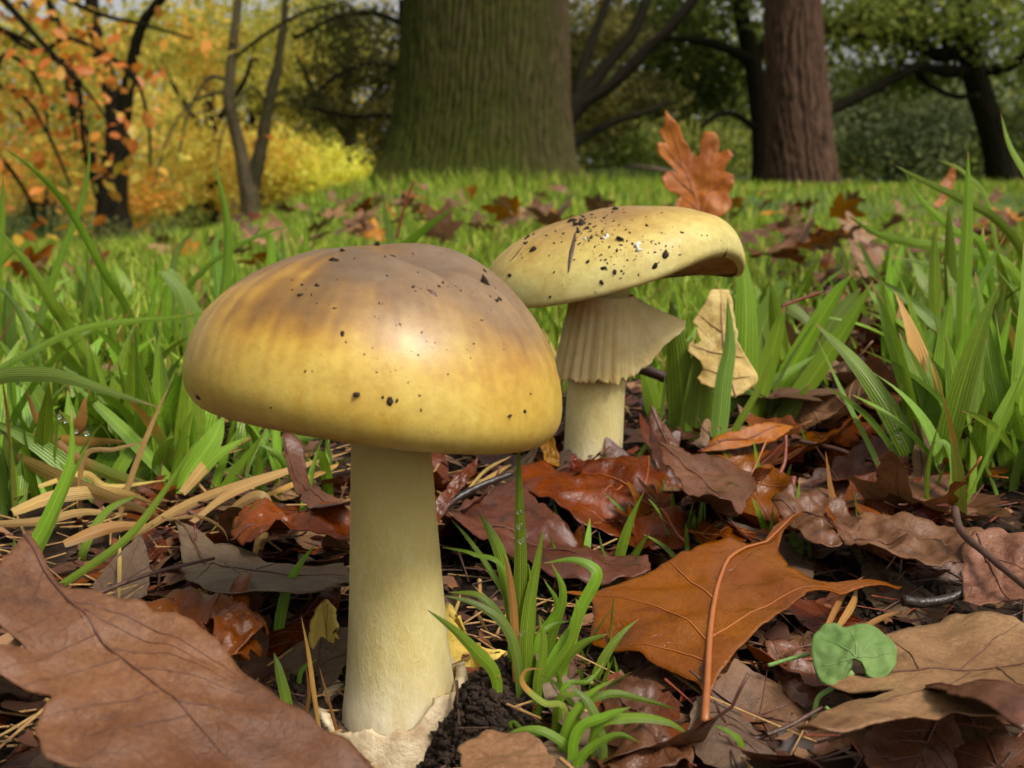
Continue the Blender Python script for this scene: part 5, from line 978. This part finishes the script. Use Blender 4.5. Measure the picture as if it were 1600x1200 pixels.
# ---- seeded generic tufts: blades are shared shapes, every tuft its own thing
BL = []
for i in range(14):
    r_ = random.Random(100+i); bend = r_.uniform(.05, .75); side = r_.uniform(-.2, .2); L_ = 1.0
    a_ = np.linspace(0, 1, 8); ang = bend*a_*1.6
    p = np.stack([side*a_**2, -np.cumsum(np.sin(ang))/8, np.cumsum(np.cos(ang))/8], -1); p -= p[0]
    v, f, uv = ribbon(p, .085*r_.uniform(.8, 1.25), 14, .9, .25, i)
    BL.append((v, f, uv))
BLM_ = {}
def blade_mesh(i, mat):
    if (i, mat.name) not in BLM_:
        o = mesh('blade', *BL[i][:2], mat, uv=BL[i][2]); BLM_[i, mat.name] = o.data; bpy.data.objects.remove(o)
    return BLM_[i, mat.name]
def tuft(x, y, nb, h, spread, label, group, r_, wd=1.0):
    b = (x, y, gz(x, y)); root = empty('grass_tuft', b); tag(root, label, 'grass', group)
    for i in range(nb):
        o = bpy.data.objects.new('blade', blade_mesh(r_.randrange(14), r_.choice([GR, GR, GR, GR_B, GR_L] if r_.random() > .06 else [STRAW, GR_Y]))); link(o, root)
        s_ = h*r_.uniform(.55, 1.1); o.scale = (s_*wd*r_.uniform(.8, 1.2), s_, s_); o.rotation_euler = (r_.gauss(0, .18), r_.gauss(0, .18), r_.uniform(0, 6.28))
        o.location = (r_.gauss(0, spread), r_.gauss(0, spread), -.004)
r_ = random.Random(55)
def tufts(n, reg, nb, h, label, group, wd=1.0):
    for _ in range(n):
        p = G(*reg(r_)); s_ = 1
        n_ = r_.randint(*nb); h_ = r_.uniform(*h); q_ = (h_-h[0])/(h[1]-h[0]); tuft(p[0], p[1], n_, h_, .010, ('tall ' if q_ > .7 else 'short ' if q_ < .3 else 'middling ')+('dense ' if n_ > (nb[0]+nb[1])/2 else 'sparse ')+label, group, r_, wd)
tufts(34, box(-60, 340, 560, 790), (6, 10), (.045, .085), 'grass tuft in the sward beside the domed cap', 'grass tufts beside the domed cap', 1.5)
tufts(22, box(-60, 470, 470, 570), (7, 11), (.05, .08), 'grass tuft further back in the sward beside the domed cap', 'grass tufts further back beside the domed cap', 1.35)
tufts(20, box(1440, 1680, 560, 780), (7, 11), (.05, .10), 'grass tuft crowding the tall grass clump', 'grass tufts round the tall grass clump', 1.1)
tufts(18, box(1380, 1680, 450, 560), (6, 10), (.05, .09), 'grass tuft behind the tall grass clump', 'grass tufts behind the tall grass clump')
tufts(22, box(980, 1300, 470, 640), (5, 9), (.04, .07), 'grass tuft behind the wide leaf fan', 'grass tufts behind the wide leaf fan')
tufts(18, box(680, 1000, 440, 640), (5, 9), (.04, .065), 'grass tuft between the caps', 'grass tufts between the two caps')
tufts(10, box(340, 560, 700, 800), (5, 8), (.022, .045), 'grass tuft under the rim of the domed cap', 'grass tufts under the domed cap rim')
tufts(18, box(850, 1400, 690, 960), (2, 5), (.018, .036), 'cluster of thin grass blades poking through the litter', 'grass blades in the litter')
tufts(9, box(780, 1000, 960, 1180), (3, 5), (.014, .03), 'tiny grass sprig on the black soil', 'grass sprigs on the black soil')

# ---- lawn: grass nobody could count
def lawn(n, y0, y1, hfun, wfun, name, label, dens, xl=.62):
    y = y0*(y1/y0)**RNG.random(n); x = (RNG.random(n)*2-1)*(y*xl+.1)
    keep = RNG.random(n) < dens(x, y); x, y = x[keep], y[keep]; n = len(x); z = H(x, y)
    h = hfun(y)*(.5+.9*RNG.random(n))*(.55+.9*fbm(x*6/np.maximum(y, .6), y*5/np.maximum(y, .6), 61, 2)); w = wfun(y)*(.6+.8*RNG.random(n)); a = RNG.random(n)*2*np.pi
    s = np.stack([np.cos(a), np.sin(a), 0*a], -1)*w[:, None]*.5; b = RNG.random(n)*2*np.pi; ln = np.stack([np.cos(b), np.sin(b), 0*b], -1)*(h*(.1+.6*RNG.random(n)))[:, None]
    p = np.stack([x, y, z-.003], -1); up = np.array((0, 0, 1.))
    m1 = p+ln*.28+up*(h*.55)[:, None]; tp = p+ln+up*(h*.98)[:, None]
    v = np.stack([p-s, p+s, m1+s*.85, m1-s*.85, tp+s*.08, tp-s*.08], 1).reshape(-1, 3)
    f = ((np.arange(n)*6)[:, None, None]+np.array([[0, 1, 2, 3], [3, 2, 4, 5]])[None]).reshape(-1, 4)
    c = np.array([srgb(136, 162, 48), srgb(158, 178, 60), srgb(110, 140, 40), srgb(184, 182, 84), srgb(204, 172, 104)])[RNG.choice(5, n, p=[.36, .3, .2, .1, .04])]*(.75+.5*RNG.random((n, 1)))
    return tag(mesh(name, v, f, FOL_G, col=np.repeat(c, 6, axis=0)), label, 'grass', kind='stuff')
FOL_G = foliage_mat('lawn_blade', .3)
gap = lambda x, y: np.exp(-((x-(.30*y+.03))/(.05+.05*y))**2)*sstep(2.2, .9, y)
bare = lambda x, y: 1-.95*gap(x, y)-.0*x
lawn(15000, .52, 1.3, lambda y: .032+0*y, lambda y: .0028+0*y, 'lawn_grass', 'short green lawn grass just past the mushrooms', lambda x, y: bare(x, y)*sstep(.5, .75, y+.25*(x < -.05)))
lawn(46000, 1.2, 14, lambda y: .026+.0050*y, lambda y: .0026+.0008*y, 'lawn_grass', 'green lawn grass running back to the trees', lambda x, y: bare(x, y)*(.35+.65*sstep(.38, .56, fbm(x*2.2/np.maximum(y, 1)**.5+4, y*2.2/np.maximum(y, 1)**.5, 91, 3))))
lawn(2600, 5.0, 6.3, lambda y: .085+0*y, lambda y: .006+0*y, 'lawn_grass', 'tall grass crowding the foot of the mossy trunk', lambda x, y: np.exp(-((x+.15)/.75)**4)*1.0, .2)
lawn(3200, 9.3, 10.9, lambda y: .12+0*y, lambda y: .008+0*y, 'lawn_grass', 'tall grass crowding the foot of the reddish trunk', lambda x, y: np.exp(-((x-2.8)/1.1)**4), .5)

# ---- black soil and fine litter
def crumb_field(n, spots, size, label, name='soil_crumbs', mat=CRUMB, st=1.2, hgt=.004):
    ps = []
    for (px, py, sx, sy, wt, hg) in spots:
        k = int(n*wt); c0 = G(px, py); q = np.stack([c0[0]+RNG.normal(size=k)*sx, c0[1]+RNG.normal(size=k)*sy], -1); d = np.exp(-((q[:, 0]-c0[0])/sx/1.4)**2-((q[:, 1]-c0[1])/sy/1.4)**2)
        ps.append(np.column_stack([q, H(q[:, 0], q[:, 1])+RNG.random(k)*hg*d]))
    p = np.vstack(ps); v, f = crumbs(p, size*(.3+1.9*RNG.random(len(p))**4), st)
    return tag(mesh(name, v, f, mat, smooth=False), label, 'soil', kind='stuff')
crumb_field(11000, [(750, 1120, .008, .007, .42, .004), (800, 1070, .009, .010, .36, .004), (690, 1165, .005, .005, .14, .003), (640, 1188, .007, .003, .08, .002)], .00055, 'black crumbly soil heaped against the pale stem foot', st=1.9)
crumb_field(6000, [(455, 1150, .006, .008, .5, .004), (480, 1100, .005, .008, .3, .004), (440, 1190, .008, .006, .2, .003)], .00055, 'dark soil crumbs at the outer side of the volva', st=1.9)
crumb_field(2200, [(1400, 950, .011, .012, .6, .003), (1380, 930, .009, .010, .4, .003)], .0007, 'dark soil crumbs behind the kidney-shaped green leaf')
crumb_field(1800, [(700, 870, .014, .016, .6, .004), (640, 850, .02, .016, .4, .003)], .0010, 'loose dark crumbs between the two mushrooms')
def debris(n, xr, yr, label, mat, ln, w):
    x = xr[0]+(xr[1]-xr[0])*RNG.random(n); y = yr[0]+(yr[1]-yr[0])*RNG.random(n); a = RNG.random(n)*6.28; L_ = ln*(.3+RNG.random(n)); z = H(x, y)+.001+RNG.random(n)*.006
    d = np.stack([np.cos(a), np.sin(a), RNG.normal(size=n)*.25], -1)*L_[:, None]*.5; s = np.stack([-np.sin(a), np.cos(a), 0*a], -1)*w*(.4+RNG.random((n, 1))); p = np.stack([x, y, z], -1); u = np.array((0, 0, w*.6))
    v = np.stack([p-d-s, p-d+s, p-d+u, p+d-s*.6, p+d+s*.6, p+d+u], 1).reshape(-1, 3)
    f = ((np.arange(n)*6)[:, None, None]+np.array([[0, 1, 4, 3], [1, 2, 5, 4], [2, 0, 3, 5]])[None]).reshape(-1, 4)
    return tag(mesh('litter_bits', v, f, mat, smooth=False), label, 'litter', kind='stuff')
debris(2600, (-.24, .32), (.15, .75), 'fine brown stalk bits strewn over the soil', TWIG, .014, .0005)
debris(900, (-.22, .06), (.18, .5), 'fine dry straw bits among the grass roots', plain_mat('straw_bits', srgb(190, 150, 92), srgb(150, 108, 62), 300), .02, .0006)
debris(700, (0, .30), (.15, .7), 'fine reddish needle bits over the leaf litter', TWIG_R, .014, .0005)

def leaf_flakes(n, xr, yr, label, pal, size):
    x = xr[0]+(xr[1]-xr[0])*RNG.random(n); y = yr[0]+(yr[1]-yr[0])*RNG.random(n)**1.3; p = np.stack([x, y, H(x, y)+.0008+RNG.random(n)*.005], -1)
    k_ = np.hypot(x+.025, y-.226) > .03; x, y, p = x[k_], y[k_], p[k_]; n = len(x); a = RNG.random(n)*6.28; nz = np.stack([RNG.normal(size=n)*.3, RNG.normal(size=n)*.3, np.ones(n)], -1); nz /= np.linalg.norm(nz, axis=1)[:, None]
    e1 = np.cross(nz, np.stack([np.cos(a), np.sin(a), 0*a], -1)); e1 /= np.linalg.norm(e1, axis=1)[:, None]; e2 = np.cross(nz, e1); s_ = size*(.35+RNG.random((n, 1)))
    k = 7; th = np.linspace(0, 2*np.pi, k, endpoint=False); v = [p]
    for t in th: v.append(p+s_*(.45+.7*RNG.random((n, 1)))*(e1*np.cos(t)+.6*e2*np.sin(t))+nz*s_*(RNG.random((n, 1))-.35)*.35)
    v = np.stack(v, 1).reshape(-1, 3); f = ((np.arange(n)*(k+1))[:, None, None]+np.array([[0, 1+j, 1+(j+1) % k] for j in range(k)])[None]).reshape(-1, 3)
    c = np.array(pal)[RNG.integers(0, len(pal), n)]*(.6+.7*RNG.random((n, 1)))
    return tag(mesh('leaf_crumbs', v, f, FLK, col=np.repeat(c, k+1, axis=0)), label, 'litter', kind='stuff')
FLK = foliage_mat('leaf_crumb', .1); FLK.node_tree.nodes['Principled BSDF'].inputs['Specular IOR Level'].default_value = .35
BRN = [srgb(104, 66, 48), srgb(126, 80, 52), srgb(84, 52, 40), srgb(118, 62, 38), srgb(140, 104, 74), srgb(66, 42, 32)]
leaf_flakes(4600, (-.26, .36), (.145, .62), 'broken leaf crumbs filling the litter round the mushrooms', BRN, .0050)
leaf_flakes(2600, (-.05, .60), (.45, 1.3), 'broken leaf crumbs along the gap through the grass', BRN, .0075)

# ---- dew
m = N('dew'); m.set(Roughness=.02, IOR=1.33, Transmission_Weight=1.0); m.color((1, 1, 1)); DEW = m.m
dp = [P(u, v_, y) for u, v_, y in ((1406, 688, .372), (1409, 692, .371), (1403, 678, .373), (1398, 668, .374), (119, 674, .285), (135, 677, .285), (102, 658, .288), (93, 651, .288), (815, 845, .233), (812, 822, .234), (811, 800, .234), (816, 990, .232), (1008, 352, .55), (1121, 690, .398), (1124, 670, .398))]
dp = np.array(dp); q = ICO_V/np.linalg.norm(ICO_V, axis=1)[:, None]
v = (dp[:, None]+q[None]*(np.array([.0006+.0004*random.random() for _ in dp])[:, None, None])).reshape(-1, 3); f = (ICO_F[None]+(np.arange(len(dp))*12)[:, None, None]).reshape(-1, 3)
tag(mesh('dew_drops', v, f, DEW), 'tiny clear dew drops clinging to grass blades', 'dew', kind='stuff')
